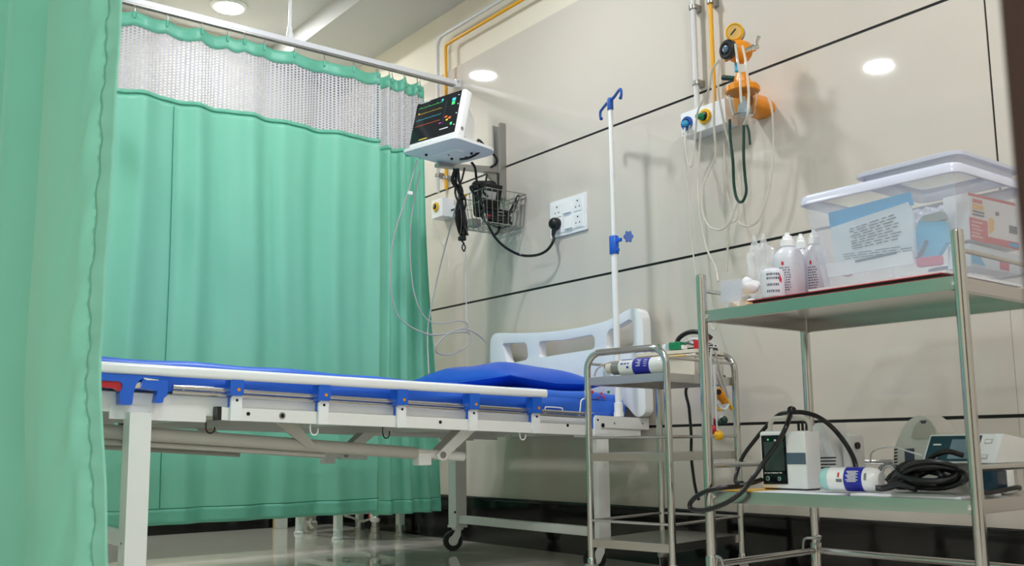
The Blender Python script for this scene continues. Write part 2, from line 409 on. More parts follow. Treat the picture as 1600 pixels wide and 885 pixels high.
for k in range(84): st_.tube([near_pt(.037, .16 + k * .0205, -.0022), near_pt(.037, .169 + k * .0205, -.0022)], .0008, 4)
st_.build('stitching', 'curtain_band', d3, kind='stuff')
B().grid(lambda u, v: near_pt(SL * u, 1.87 + .30 * v), 110, 6, lambda u, v: (SL * u * 1.2, 1.87 + .3 * v)).build('net_panel', 'net', c3, sharp=180)
B().grid(lambda u, v: near_pt(SL * u, 2.165 + .06 * v), 110, 2).build('header_band', 'curtain_band', c3, solid=.0012, sharp=180)
for k in range(10):
    p = near_pt(.03 + k * .15, 2.21); B().tube([p, p + V((0, 0, .02)), V((p.x, .45, 2.266))], .0022, 6).build('hook', 'galv', c3)
# ------------------------------------------------------------------ hospital bed
KB = .036
def zb(Y, zr): return zr - KB * (Y - 2.6)
def sbeam(b, X0, X1, Y0, Y1, z0, z1):
    vs = [(x, y, zb(y, z)) for x in (X0, X1) for y in (Y0, Y1) for z in (z0, z1)]
    return b.add(vs, [(0, 1, 3, 2), (4, 6, 7, 5), (0, 4, 5, 1), (2, 3, 7, 6), (0, 2, 6, 4), (1, 5, 7, 3)])
def castor(parent, x, y, top, r=.045, wdt=.026, ang=0, wheel='rubber', fork='bed_paint', name='castor', local=False):
    R = rz3(ang); o = V((x, y, 0)); ax = R @ V((1, 0, 0)); tr = R @ V((0, .022, 0))
    c = o + V((0, 0, r)) + tr
    wh = B().lathe(c - ax * wdt / 2, ax, [(r * .55, 0), (r * .92, 0), (r, wdt * .25), (r, wdt * .75), (r * .92, wdt), (r * .55, wdt)], 24).build(name, wheel, parent, local=local)
    b = B().lathe(c - ax * (wdt / 2 + .001), ax, [(r * .5, 0), (r * .5, wdt + .002)], 16)
    for s_ in (-1, 1):
        e = ax * s_ * (wdt / 2 + .005)
        b.prism(c + e, R @ V((0, 1, 0)), V((0, 0, 1)), ax * s_, [(-.012, -.014), (.012, -.014), (.014, .01), (-.012, top - r - .004), (-.034, top - r - .004), (-.03, .02)], .003)
    b.lathe(o + V((0, 0, top - .012)), (0, 0, 1), [(.022, 0), (.026, .004), (.026, .012)], 16)
    b.build('fork', fork, wh, local=local)
    return wh
bed = thing('hospital_bed', 'white steel hospital bed with blue mattress and lowered side rail', 'bed', (-3.14, 1.65, 0))
XN, XF = -2.70, -3.60
mf = sbeam(B(), XN - .06, XN - .02, .60, 2.655, .487, .540); sbeam(mf, XF, XF + .04, .60, 2.655, .487, .540)
sbeam(mf, XF + .04, XN - .06, .60, .64, .487, .540); sbeam(mf, XF + .04, XN - .06, 2.615, 2.655, .487, .540)
for y in (1.1, 1.6, 2.1): sbeam(mf, XF + .04, XN - .06, y, y + .03, .49, .52)
mf = mf.build('frame', 'bed_paint', bed)
dk = B()
for k in range(7): sbeam(dk, XF + .03, XN - .05, .65 + k * .28, .65 + k * .28 + .272, .541, .546)
dk.build('deck', 'bed_grey', bed)
def sidebar(X0, X1):
    b = sbeam(B(), X0, X1, 1.03, 2.66, .475, .511); o = b.build('side_bar', 'bed_paint', bed)
    sbeam(B(), X0, X1, 1.018, 1.03, .474, .512).build('end_cap', 'black', o); return o
sb = sidebar(XN - .012, XN + .022); sidebar(XF - .022, XF + .012)
hx = XN + .0225
def hole(px, r, m, parent=sb, x=hx, t=.0012, nm='bolt_hole'):
    p = wx(px[0], px[1], x); B().cyl((x - .002, p.y, p.z), (x + t, p.y, p.z), r, 14).build(nm, m, parent)
hole((388, 647), .0055, 'hole'); hole((441, 650), .010, 'galv', nm='bushing'); hole((441, 650), .006, 'hole', t=.002)
hole((688, 660), .0055, 'hole'); hole((887, 665), .0055, 'hole')
# brace plates near the legs
for (y0, y1) in ((.74, 1.0), (2.36, 2.54)):
    for X0 in (XN - .02, XF - .004): sbeam(B(), X0, X0 + .004, y0, y1, .468, .505).build('leg_bracket', 'bed_paint', bed)
hb_ = sbeam(B(), XN - .02, XN + .028, 2.42, 2.70, .505, .548).build('corner_block', 'bed_paint', bed)
for px in ((942, 665), (960, 662), (1004, 662)): hole(px, .004 if px[0] > 950 else .008, 'hole' if px[0] < 950 else 'galv', hb_, XN + .0282)
# legs, stretchers and castors
def leg(x0, y0, zt, foot):
    o = B().span((x0, y0, .105), (x0 + .058, y0 + .058, zt), .003).build('leg', 'bed_paint', bed)
    B().span((x0 - .003, y0 - .003, .098), (x0 + .061, y0 + .061, .108), .002).build('leg_cap', 'bed_paint', o); return o
lf = [leg(-2.74, .783, zb(.8, .487), 1), leg(-3.64, .783, zb(.8, .487), 1)]
lh = [leg(-2.728, 2.43, zb(2.45, .487), 0), leg(-3.642, 2.43, zb(2.45, .487), 0)]
for x, y in ((-2.711, .812), (-3.611, .812), (-2.699, 2.459), (-3.613, 2.459)): castor(bed, x, y, .099, .043, ang=math.radians(160) if y > 2 else .3)
B().span((-3.584, 2.444, .117), (-2.728, 2.474, .150), .003).build('stretcher', 'bed_paint', bed)
B().span((-3.582, .797, .196), (-2.74, .827, .236), .003).build('stretcher', 'bed_paint', bed)
for L_, zz in ((lh[1], .165), (lh[0], .165)):
    p = ORG[bed.name]; x = -3.59 if L_ is lh[1] else -2.70
    B().cyl((x - .0, 2.4285, zz), (x, 2.432, zz), .006, 12).build('bolt', 'black', L_)
B().cyl((-2.711, .782, .21), (-2.711, .785, .21), .003, 8).build('bolt', 'black', lf[0])
# crank tubes and struts
def tz(y): return .495 - .0757 * (y - .863)
for X in (-2.80, -3.48):
    B().cyl((X, .52, tz(.52)), (X, 1.74, tz(1.74)), .0195, 16).build('crank_tube', 'bed_grey', bed)
    B().cyl((X, 1.739, tz(1.739)), (X, 1.93, tz(1.93)), .0155, 16).build('tube_end', 'bed_paint', bed)
    s1 = B().prism((X + .02, 0, 0), (0, 1, 0), (0, 0, 1), (1, 0, 0), [(1.235, .525), (1.305, .522), (1.375, .448), (1.335, .452)], .006).build('strut', 'bed_grey', bed)
    B().cyl((X - .012, .55, tz(.55) - .030), (X - .012, 1.415, tz(1.415) - .026), .008, 8).build('push_rod', 'bed_grey', bed)
    s2 = B().prism((X + .021, 0, 0), (0, 1, 0), (0, 0, 1), (1, 0, 0), [(1.905, .505), (1.965, .503), (1.852, .420), (1.845, .408), (1.828, .402), (1.810, .408), (1.803, .422)], .008).build('strut', 'bed_paint', bed)
    B().cyl((X + .028, 1.828, .421), (X + .033, 1.828, .421), .011, 16).build('pivot_bolt', 'galv', s2)
    B().prism((X - .03, 0, 0), (0, 1, 0), (0, 0, 1), (1, 0, 0), [(1.905, .505), (1.965, .503), (1.852, .420), (1.828, .402), (1.803, .422)], .006).build('strut', 'bed_grey', bed)
    B().span((X - .02, 1.74, .388), (X + .02, 1.79, tz(1.76) + .003), .004).build('clevis', 'bed_paint', bed)
# hooks under the frame
def hook(px, X, m, h=.03):
    p = wx(px[0], px[1], X); q = lambda y, z: (X, p.y + y, p.z + z)
    B().tube([q(0, 0), q(0, -h * .6), q(.006, -h * .95), q(.016, -h), q(.024, -h * .8), q(.025, -h * .45)], .0022, 6, smooth=3).build('hook', m, bed)
hook((485, 662), -2.69, 'white', .034); hook((598, 665), -2.74, 'black', .040); hook((812, 672), -2.69, 'white', .034)
hook((790, 676), -2.72, 'galv', .022); hook((965, 676), -2.70, 'galv', .022); hook((322, 660), -2.70, 'black', .03)
# side rail (folding guard)
gr = B()
Y0, Y1 = .56, 2.182
prof = rrect(.034, .029, .010, 4)
vs = []; fs = []; n = len(prof)
for Y, zc in ((Y0, .596), (Y1, .612)): vs += [(-2.664 + a, Y, zb(Y, zc) + b) for a, b in prof]
gr.add(vs, [(k, (k + 1) % n, n + (k + 1) % n, n + k) for k in range(n)] + [tuple(range(n))[::-1], tuple(range(n, 2 * n))])
gr = gr.build('side_rail', 'white_gloss', bed)
def tY(y, hi): return zb(y, (.559 if hi else .546) - (y - .9) * .004)
for hi in (0, 1):
    B().cyl((-2.692 + .006 * hi, .895, tY(.895, hi)), (-2.692 + .006 * hi, 2.43, tY(2.43, hi)), .0062, 10).build('guard_tube', 'steel', gr)
for y in (1.066, 1.335, 1.604, 1.879, 2.145, 2.43):
    k = (y - .56) / 1.62 * .016
    if y < 2.3: cl = B().span((-2.698, y - .022, zb(y, .543)), (-2.652, y + .018, zb(y, .584 + k)), .004).span((-2.690, y - .016, zb(y, .50)), (-2.678, y + .002, zb(y, .545)), .002).build('clamp', 'blue_plastic', gr)
    else: cl = B().span((-2.690, y - .022, zb(y, .50)), (-2.672, y - .004, zb(y, .555)), .003).build('clamp', 'blue_plastic', gr)
    if y < 2.3: B().cyl((-2.653, y + .002, zb(y, .560)), (-2.6505, y + .002, zb(y, .560)), .005, 10).build('rivet', 'orange', cl)
    bk = B().prism((-2.676, y, zb(y, .474)), (0, 1, 0), (0, 0, 1), (1, 0, 0), [(-.015, 0), (.017, 0), (.018, .064), (.010, .071), (-.008, .071), (-.014, .064)], .010).build('mount_plate', 'white_gloss', gr)
    B().cyl((-2.667, y + .003, zb(y, .531)), (-2.6655, y + .003, zb(y, .531)), .0042, 10).build('screw_hole', 'hole', bk)
def pxpoly(pts, sc, ox, oy, X):
    out = []
    for a, b in pts: p = wx(ox + a / sc, oy + b / sc, X); out.append((p.y, p.z))
    return out
X = -2.658
def flat(name, m, pts, x0, t, parent): return B().prism((x0, 0, 0), (0, 1, 0), (0, 0, 1), (1, 0, 0), pxpoly(pts, 5.9, 150, 550, X), t).build(name, m, parent)
la = flat('latch_body', 'blue_plastic', [(-60, 180), (590, 236), (588, 262), (440, 240), (400, 262), (368, 305), (345, 380), (332, 482), (318, 490), (240, 490), (218, 478), (216, 372), (243, 330), (238, 292), (215, 274), (-60, 258)], -2.69, .034, gr)
flat('release_handle', 'red', [(-60, 262), (215, 270), (243, 295), (243, 330), (226, 368), (175, 335), (-60, 316)], -2.685, .024, gr)
flat('latch_arm', 'blue_plastic', [(430, 258), (655, 262), (662, 275), (662, 395), (650, 410), (625, 430), (618, 470), (560, 474), (547, 464), (568, 362), (440, 340), (418, 322)], -2.69, .032, gr)
flat('latch_bolt', 'chrome', [(365, 300), (420, 275), (420, 335), (362, 335)], -2.684, .018, gr)
flat('latch_slot', 'white', [(438, 238), (575, 255), (575, 264), (470, 262), (440, 250)], -2.66, .004, gr)
for (x0, y0, x1) in ((287, 617, 334), (852, 647, 879)):
    a, b = wx(x0, y0, -2.712), wx(x1, y0 + (x1 - x0) * .05, -2.712); up_ = V((0, 0, .024))
    B().tube([a, a + up_ * .8, a + up_ + V((0, .008, 0)), b + up_ + V((0, -.008, 0)), b + up_ * .8, b], .0024, 6, smooth=3).build('mattress_stop', 'white', bed)
a = wx(905, 652, -2.70); B().tube([a, a + V((0, .006, .03)), a + V((0, .012, .06)), a + V((0, .03, .068))], .0028, 6, smooth=3).build('mattress_stop', 'white', bed)
# end boards
def holed(outer, holes, o, u, v, name, m, parent, t, bev=.011):
    bm = bmesh.new(); ed_ = []
    for loop in [outer] + holes:
        vv = [bm.verts.new(V(o) + V(u) * a + V(v) * b) for a, b in loop]
        ed_ += [bm.edges.new((vv[i], vv[(i + 1) % len(vv)])) for i in range(len(vv))]
    bmesh.ops.triangle_fill(bm, use_beauty=True, edges=ed_)
    bm.verts.index_update()
    b = B().add([q.co for q in bm.verts], [[q.index for q in f.verts] for f in bm.faces]); bm.free()
    ob = b.build(name, m, parent, sharp=50)
    md = ob.modifiers.new('thickness', 'SOLIDIFY'); md.thickness = t; md.offset = 0
    mb = ob.modifiers.new('bevel', 'BEVEL'); mb.width = bev; mb.segments = 4; mb.limit_method = 'ANGLE'; mb.angle_limit = math.radians(50)
    return ob
def rpoly(pts, r, n=5):
    out = []; m = len(pts)
    for i in range(m):
        p, a, b = V(pts[i]).to_2d() if len(pts[i]) > 2 else V((*pts[i], 0)), V((*pts[i - 1], 0)), V((*pts[(i + 1) % m], 0))
        d1, d2 = (a - p), (b - p); rr = min(r, d1.length * .45, d2.length * .45)
        s0, s1 = p + d1.normalized() * rr, p + d2.normalized() * rr
        for k in range(n + 1):
            t = k / n; q = s0 * (1 - t) ** 2 + p * 2 * t * (1 - t) + s1 * t * t; out.append((q.x, q.y))
    return out
def endboard(y, dz, name):
    out = [(-3.612, .56), (-3.615, .87), (-3.612, .93), (-3.585, .953), (-3.54, .953), (-3.40, .938), (-3.25, .926), (-3.12, .921), (-2.98, .922), (-2.86, .929), (-2.78, .942), (-2.72, .962), (-2.68, .968), (-2.648, .955), (-2.633, .92), (-2.632, .56), (-2.68, .545), (-2.74, .60), (-3.50, .60), (-3.56, .545)]
    holes = [[(-3.525, .904), (-3.345, .892), (-3.335, .832), (-3.35, .815), (-3.47, .808), (-3.49, .82)],
             [(-3.262, .890), (-3.10, .881), (-2.925, .887), (-2.905, .875), (-2.905, .826), (-3.10, .822), (-3.25, .818), (-3.262, .83)],
             [(-2.835, .892), (-2.76, .908), (-2.705, .926), (-2.685, .915), (-2.685, .83), (-2.70, .812), (-2.82, .822), (-2.838, .83)]]
    return holed(rpoly(out, .03), [rpoly(h_, .022) for h_ in holes], (0, y, dz), (1, 0, 0), (0, 0, 1), name, 'white_gloss', bed, .042, .015)
endboard(2.665, 0, 'headboard'); endboard(.575, .02, 'footboard')
# mattress and pillow lie on the bed
def soft(fn, na, nb): return B().grid(fn, na, nb)
mt = thing('mattress', 'bright blue vinyl covered mattress on the bed', 'mattress', (-3.15, 1.63, zb(1.63, .546)))
def mat_pt(u, v, side):
    x = -3.595 + .868 * u; y = .655 + 1.965 * v
    eu = min(u, 1 - u) * .868; ev = min(v, 1 - v) * 1.965; d = min(eu, ev); r = .03
    k = r - math.sqrt(max(0, r * r - (r - min(d, r)) ** 2))
    z = .636 - k + .003 * math.sin(x * 13 + y * 5) + .002 * math.sin(y * 21)
    return V((x, y, zb(y, z)))
mm = B().grid(lambda u, v: mat_pt(.5 - .5 * math.cos(math.pi * u), .5 - .5 * math.cos(math.pi * v), 0), 40, 80)
ring = [mat_pt(u, 0, 0) for u in [k / 40 for k in range(41)]] + [mat_pt(1, v, 0) for v in [k / 80 for k in range(1, 81)]] + [mat_pt(u, 1, 0) for u in [1 - k / 40 for k in range(1, 41)]] + [mat_pt(0, v, 0) for v in [1 - k / 80 for k in range(1, 80)]]
n = len(ring); rows = 6; vs = []
for j in range(rows + 1):
    t = j / rows
    for p in ring:
        zt = zb(p.y, .608); zbm = zb(p.y, .5475); bul = .007 * math.sin(math.pi * t) + .004 * math.sin(p.y * 17 + 3 * t) * math.sin(math.pi * t)
        c = V((-3.15, 1.63, 0)); nx = 1 if p.x > -2.735 else -1 if p.x < -3.58 else 0
        vs.append(V((p.x + nx * bul, p.y, zt + (zbm - zt) * t)))
mm.uv = None
o_ = len(mm.v); mm.add(vs, [(j * n + i, j * n + (i + 1) % n, (j + 1) * n + (i + 1) % n, (j + 1) * n + i) for j in range(rows) for i in range(n)])
mm.f.append(tuple(o_ + rows * n + i for i in range(n)))
mm.build('cover', 'mattress', mt, sharp=60)
for sx, sy, m, r in ((925, 613, 'red', .007), (940, 616, 'pink', .007), (944, 621, 'pink', .006), (951, 613, 'green', .006), (934, 622, 'red', .004)):
    p = wx(sx, sy, -2.720); R_ = [(r * (1 + .25 * math.cos(5 * a)) * math.cos(a), r * .8 * (1 + .25 * math.cos(5 * a)) * math.sin(a)) for a in [k * math.pi / 10 for k in range(20)]]
    B().prism((-2.7225, p.y, p.z), (0, 1, 0), (0, 0, 1), (1, 0, 0), R_, .004).build('printed_flower', m, mt)
pc = V((-3.14, 2.325, zb(2.33, .641))); pw, pd, phh = .74, .50, .115
def pil(u, v, s_):
    a, b = 2 * u - 1, 2 * v - 1
    pin = 1 - .07 * (1 - a * a) * (abs(b)) ; pin2 = 1 - .08 * (1 - b * b) * abs(a)
    x = a * pw / 2 * pin2; y = b * pd / 2 * pin
    hgt = phh * ((1 - abs(a) ** 2.6) ** .62) * ((1 - abs(b) ** 2.6) ** .62)
    hgt *= 1 + .05 * math.sin(7 * a + 3 * b)
    z = .025 + (hgt * .78 if s_ > 0 else -min(.024, hgt * .5)) + .010 * abs(a * b) * (1 if a > 0 else .2)
    q = rz3(math.radians(4)) @ V((x, y, 0)); return pc + V((q.x, q.y, z - KB * y))
cs = lambda t: .5 - .5 * math.cos(math.pi * t)
pi_ = thing('pillow', 'royal blue pillow lying against the white headboard', 'pillow', pc)
B().grid(lambda u, v: pil(cs(u), cs(v), 1), 36, 30).grid(lambda u, v: pil(cs(u), cs(v), -1), 36, 30).build('pillow_cover', 'pillow', pi_, sharp=180)
edge = [pil(cs(k / 30), 0, 1) for k in range(30)] + [pil(1, cs(k / 30), 1) for k in range(30)] + [pil(cs(1 - k / 30), 1, 1) for k in range(30)] + [pil(0, cs(1 - k / 30), 1) for k in range(30)]
B().tube(edge, .0032, 5, closed=True).build('seam_piping', 'pillow', pi_)

# ------------------------------------------------------------------ drip pole clamped to the bed corner
ivx, ivy = -2.697, 2.567
iv = thing('drip_stand', 'white drip pole with blue hooks fixed at the bed head', 'drip stand', (ivx, ivy, .55))
B().cyl((ivx, ivy, zb(ivy, .5500)), (ivx, ivy, 1.22), .0125, 16).build('lower_tube', 'white_gloss', iv)
B().cyl((ivx, ivy, 1.2), (ivx, ivy, 1.745), .0090, 16).build('upper_tube', 'white_gloss', iv)
B().lathe((ivx, ivy, zb(ivy, .5500)), (0, 0, 1), [(.019, 0), (.019, .014), (.0165, .020), (.0165, .05), (.0135, .052)], 16).build('socket', 'bed_paint', iv)
cl = B().lathe((ivx, ivy, 1.170), (0, 0, 1), [(.0165, 0), (.0185, .003), (.0185, .068), (.0165, .071)], 20).build('clamp', 'blue_plastic', iv)
cl2 = V((ivx, ivy, 1.215)); kd = (wy(990, 370, ivy) - wy(966, 375, ivy)); kd.z = 0; kd.normalize()
B().box(cl2 + kd * .026 + V((0, 0, .006)), (.03, .012, .014), .003, R=rz3(math.atan2(kd.y, kd.x))).box(cl2 + kd * .016 + V((0, 0, -.03)), (.018, .014, .012), .003, R=rz3(math.atan2(kd.y, kd.x))).build('clamp_lug', 'blue_plastic', cl)
kn = wy(982, 370, ivy); kdir = V((.75, -.62, .1)).normalized(); u_, w2, _ = basis(kdir)
star = [((.0165 + .0025 * math.cos(6 * a)) * math.cos(a), (.0165 + .0025 * math.cos(6 * a)) * math.sin(a) * 1.25) for a in [k * math.pi / 18 for k in range(36)]]
B().prism(kn - kdir * .006, u_, w2, kdir, star, .012).build('clamp_knob', 'blue_knob', cl)
hub = V((ivx, ivy, 1.745)); B().lathe(hub, (0, 0, 1), [(.012, 0), (.0125, .002), (.0125, .04), (.010, .048)], 16).build('hook_hub', 'blue_knob', iv)
dv = V((.93, -.36, 0)).normalized(); hz = V((0, 0, 1)); c_ = hub + hz * .038
for s_, L_ in ((1, .105), (-1, .10)):
    e = c_ + dv * s_ * L_ + hz * (.010 if s_ > 0 else -.006)
    B().tube([c_, c_ + dv * s_ * .04, e - dv * s_ * .012, e + dv * s_ * .004 - hz * .004, e + dv * s_ * .008 - hz * .018, e + dv * s_ * .004 - hz * .032, e - dv * s_ * .004 - hz * .036], [.0065, .006, .0055, .0055, .0055, .006, .007], 8, smooth=4).build('hook_arm', 'blue_knob', iv)
# ------------------------------------------------------------------ gas pipes on the wall
def pipe(name, m, pts, r, label, clips, group):
    t = thing(name, label, 'pipe', (pts[0].x, W, pts[0].z), group=group)
    B().tube(pts, r, 12).build('pipe_run', m, t)
    for c, ax in clips:
        k = B().lathe(c - ax * .007, ax, [(r + .0005, 0), (r + .006, 0), (r + .006, .014), (r + .0005, .014)], 14).build('pipe_clip', 'galv', t)
        B().span((c.x - .012, c.y, c.z - .012), (c.x + .012, W - .0005, c.z + .012)).build('clip_base', 'galv', k)
def bend(a, b, c, r=.05, n=6):
    d1, d2 = (a - b).normalized(), (c - b).normalized(); s0, s1 = b + d1 * r, b + d2 * r
    return [a] + [s0 * (1 - t) ** 2 + b * 2 * t * (1 - t) + s1 * t * t for t in [k / n for k in range(n + 1)]] + [c]
dY = W - .034; zx = V((0, 0, 1)); xx = V((1, 0, 0))
G1, G2 = 'gas pipes beside the curtain', 'gas pipes above the regulator'
wA = wy(684, 250, dY); wB = wy(681, 70, dY); wC = wy(796, 0, dY)
a = V((wA.x, dY, 1.74)); b = V((wA.x, dY, wy(684, 60, dY).z)); c = V((-1.6, dY, b.z))
pipe('gas_pipe', 'white_pipe', bend(a, b, c, .06), .0095, 'white gas pipe bending above the monitor', [(V((wA.x, dY, 1.83)), zx), (V((wA.x + .95, dY, b.z)), xx)], G1)
yA = wy(697, 250, dY); a2 = V((yA.x, dY, 1.74)); b2 = V((yA.x, dY, wy(700, 68, dY).z)); c2_ = V((-1.5, dY, b2.z))
pipe('gas_pipe', 'yellow_pipe', bend(a2, b2, c2_, .02), .0085, 'yellow gas pipe bending above the monitor', [(V((yA.x, dY, 1.80)), zx), (V((wA.x + .95, dY, b2.z)), xx)], G1)
p1_, p2_ = wy(1085, 60, dY), wy(1112, 60, dY)
pipe('gas_pipe', 'white_pipe', [V((p1_.x, dY, wy(1063, 178, W - .07).z + .001)), V((p1_.x, dY, b2.z - .016))], .0105, 'straight white gas pipe above the right outlet box', [(wy(1083, 12, dY), zx), (wy(1088, 130, dY), zx)], G2)
pipe('gas_pipe', 'yellow_pipe', [V((p2_.x, dY, wy(1063, 178, W - .07).z + .001)), V((p2_.x, dY, b2.z - .016))], .0085, 'straight yellow gas pipe behind the orange regulator', [(wy(1110, 3, dY), zx)], G2)

# ------------------------------------------------------------------ gas outlet boxes
def outlet(parent, p, d, ring, core, r=.027):
    o = B().lathe(p, d, [(r, 0), (r, .006), (r * .92, .009), (r * .62, .009), (r * .60, .003)], 28).build('outlet_ring', ring, parent)
    B().lathe(p, d, [(r * .58, .002), (r * .58, .010), (r * .45, .013)], 20).build('outlet_core', core, o)
    B().lathe(p, d, [(r * .22, .012), (r * .22, .016)], 12).build('outlet_port', 'silver_cap', o)
def gbox(name, x0, x1, z0, z1, dep, label):
    t = thing(name, label, 'gas outlet', ((x0 + x1) / 2, W, z0), group='gas outlet boxes')
    B().span((x0, W - dep, z0), (x1, W - .0005, z1), .004).build('housing', 'white', t); return t
y0 = W - .075; f0, f1 = wy(676, 325, y0), wy(690.5, 325, y0)
x0, x1 = f0.x - .012, f1.x + .004
g = gbox('gas_outlet', x0, x1, wy(683, 340, y0).z, wy(683, 311, y0).z, .075, 'small white gas outlet box with yellow valve beside the curtain')
outlet(g, V(((x0 + x1) / 2 - .006, y0, wy(683, 323, y0).z)), V((0, -1, 0)), 'yellow', 'black', .024)
p0, p1 = wy(700, 326, W - .03), wy(717, 324, W - .03); p0.x = max(p0.x, x1 + .004)
jb = thing('junction_box', 'small white junction box behind the black monitor cables', 'junction box', (p0.x, W, 1.55))
B().span((p0.x, W - .03, wy(705, 340, W - .03).z), (p1.x, W - .0005, wy(705, 323, W - .03).z), .003).build('housing', 'white', jb)
B().span((p0.x + .01, W - .033, p0.z - .02), (p0.x + .04, W - .029, p0.z - .012)).build('switch_slot', 'black', jb)
y0 = W - .07; a, b = wy(1063, 180, y0), wy(1133, 160, y0)
z1, z0 = wy(1063, 178, y0).z, wy(1063, 216, y0).z
g = gbox('gas_outlet', a.x, b.x, z0, z1, .07, 'wide white gas outlet box under the white pipe')
outlet(g, V((wy(1074, 192, y0).x, y0, (z0 + z1) / 2)), V((0, -1, 0)), 'blue_knob', 'black', .026)
outlet(g, V((wy(1102, 184, y0).x, y0, (z0 + z1) / 2 + .002)), V((0, -1, 0)), 'yellow', 'black', .028)
cn = V((wy(1102, 184, y0).x, y0 - .012, (z0 + z1) / 2))
B().lathe(cn, (-.5, -1, 0), [(.012, 0), (.014, .006), (.011, .016), (.007, .028)], 12).build('connector', 'green', g)
cb = V((wy(1075, 194, y0).x, y0 - .008, (z0 + z1) / 2 - .003))
B().lathe(cb, (.3, -1, -.2), [(.010, 0), (.012, .006), (.010, .016), (.006, .03)], 12).build('connector', 'cyan_light', g)
for xx_ in (a.x + .012, b.x - .012): B().cyl((xx_, y0 - .001, z0 + .012), (xx_, y0 + .002, z0 + .012), .003, 8).build('screw', 'galv', g)

# ------------------------------------------------------------------ suction regulator with jar
rY = 2.56
rg = thing('suction_regulator', 'orange suction regulator with yellow gauge, black knob and clear jar', 'regulator', (wy(1160, 190, rY).x, W, 1.52))
gc = wy(1148, 51, rY + .0); gd = V((.45, -.87, -.12)).normalized()
gg = B().lathe(gc + gd * -.02, gd, [(.028, 0), (.031, .004), (.031, .030), (.027, .034), (.025, .030)], 28).build('gauge', 'yellow', rg)
B().lathe(gc + gd * -.0215, gd, [(.0315, 0), (.0315, .010)], 28).build('gauge_back', 'slate', gg)
B().lathe(gc + gd * .0095, gd, [(.0245, 0), (.0245, .001)], 28).build('dial', 'beige_edge', gg)
u_, w_, _ = basis(gd)
B().box(gc + gd * .0115 + u_ * .003, (.004, .002, .026), 0, R=rz3(.4) @ ry3(.8)).build('needle', 'black', gg)
B().cyl(gc + V((0, 0, -.030)), gc + V((0, 0, -.05)), .008, 10).build('gauge_stem', 'silver_cap', rg)
bc = wy(1155, 81, rY); ax = (wy(1134, 77, rY) - wy(1176, 80, rY)).normalized(); ax = V((-.10, -.98, -.06)).normalized()
B().lathe(bc - ax * .045, ax, [(.012, 0), (.026, .008), (.038, .022), (.040, .045), (.036, .066), (.026, .078), (.022, .088)], 26).build('body', 'orange', rg)
kb = B().lathe(bc + ax * .038, ax, [(.030, 0), (.033, .004), (.033, .022), (.029, .026), (.020, .026), (.018, .020)], 26).build('knob', 'black', rg)
B().lathe(bc + ax * .058, ax, [(.013, 0), (.013, .008), (.010, .010)], 16).build('knob_cap', 'slate', kb)
sp = wy(1137, 92, rY - .02); B().lathe(sp, (-1, -.1, -.35), [(.009, -.02), (.007, 0), (.008, .004), (.004, .012)], 10).build('spout', 'orange', rg)
st = wy(1172, 77, rY); sx_ = V((.9, .35, .12)).normalized()
tp = B().lathe(st - sx_ * .015, sx_, [(.010, 0), (.010, .02), (.013, .022), (.013, .034), (.008, .036), (.008, .046)], 12).build('tap', 'chrome', rg)
B().tube([st + sx_ * .024, st + sx_ * .026 + V((0, 0, .02)), st + sx_ * .03 + V((.004, 0, .034))], [.004, .005, .007], 8).build('tap_lever', 'chrome', tp)
s0, s1 = wy(1151, 97, rY), wy(1152, 112, rY)
B().cyl(s0, s1, .0085, 12).build('stem_sleeve', 'cyan_light', rg)
jc = wy(1160, 138, rY)         # centre of the lid
lidb = B().lathe(V((jc.x, rY, jc.z - .016)), (0, 0, 1), [(.054, 0), (.056, .002), (.056, .018), (.048, .026), (.030, .030), (.026, .050), (.020, .066), (.014, .068)], 32).build('jar_lid', 'orange', rg)
for k in range(10):
    a = 2 * math.pi * k / 10; B().box((jc.x + .0555 * math.cos(a), rY + .0555 * math.sin(a), jc.z - .006), (.005, .012, .018), .001, R=rz3(a)).build('grip_rib', 'orange', lidb)
pj = wy(1137, 122, rY); B().lathe(pj, (-.9, -.2, .3), [(.008, -.03), (.009, 0), (.009, .02), (.006, .022)], 10).build('side_port', 'green_dark', lidb)
B().lathe(V((jc.x, rY, jc.z - .10)), (0, 0, 1), [(.020, 0), (.034, .004), (.040, .016), (.046, .05), (.048, .085), (.046, .085), (.044, .05), (.038, .018), (.032, .007), (.018, .004)], 28).build('jar', 'clear', rg)
B().lathe(V((jc.x + .004, rY, jc.z - .07)), (0, 0, 1), [(.004, 0), (.016, .004), (.018, .035), (.012, .05)], 14).build('float_valve', 'orange', rg)
B().lathe(V((jc.x + .012, rY - .01, jc.z - .095)), (0, 0, 1), [(.020, 0), (.022, .004), (.021, .028), (.008, .046), (.006, .06)], 8).build('filter_cup', 'packet', rg)
wb_ = wy(1186, 160, W - .05)
B().prism((wb_.x - .055, W - .115, wb_.z), (1, 0, 0), (0, 0, 1), (0, 1, 0), rpoly([(-.01, .05), (.05, .035), (.085, -.005), (.085, -.03), (.05, -.045), (0, -.042)], .02), .114).build('wall_bracket', 'orange', rg)
B().cyl(V((wb_.x, W - .117, wb_.z + .012)), V((wb_.x, W - .112, wb_.z + .012)), .006, 10).build('bracket_screw', 'black', rg)

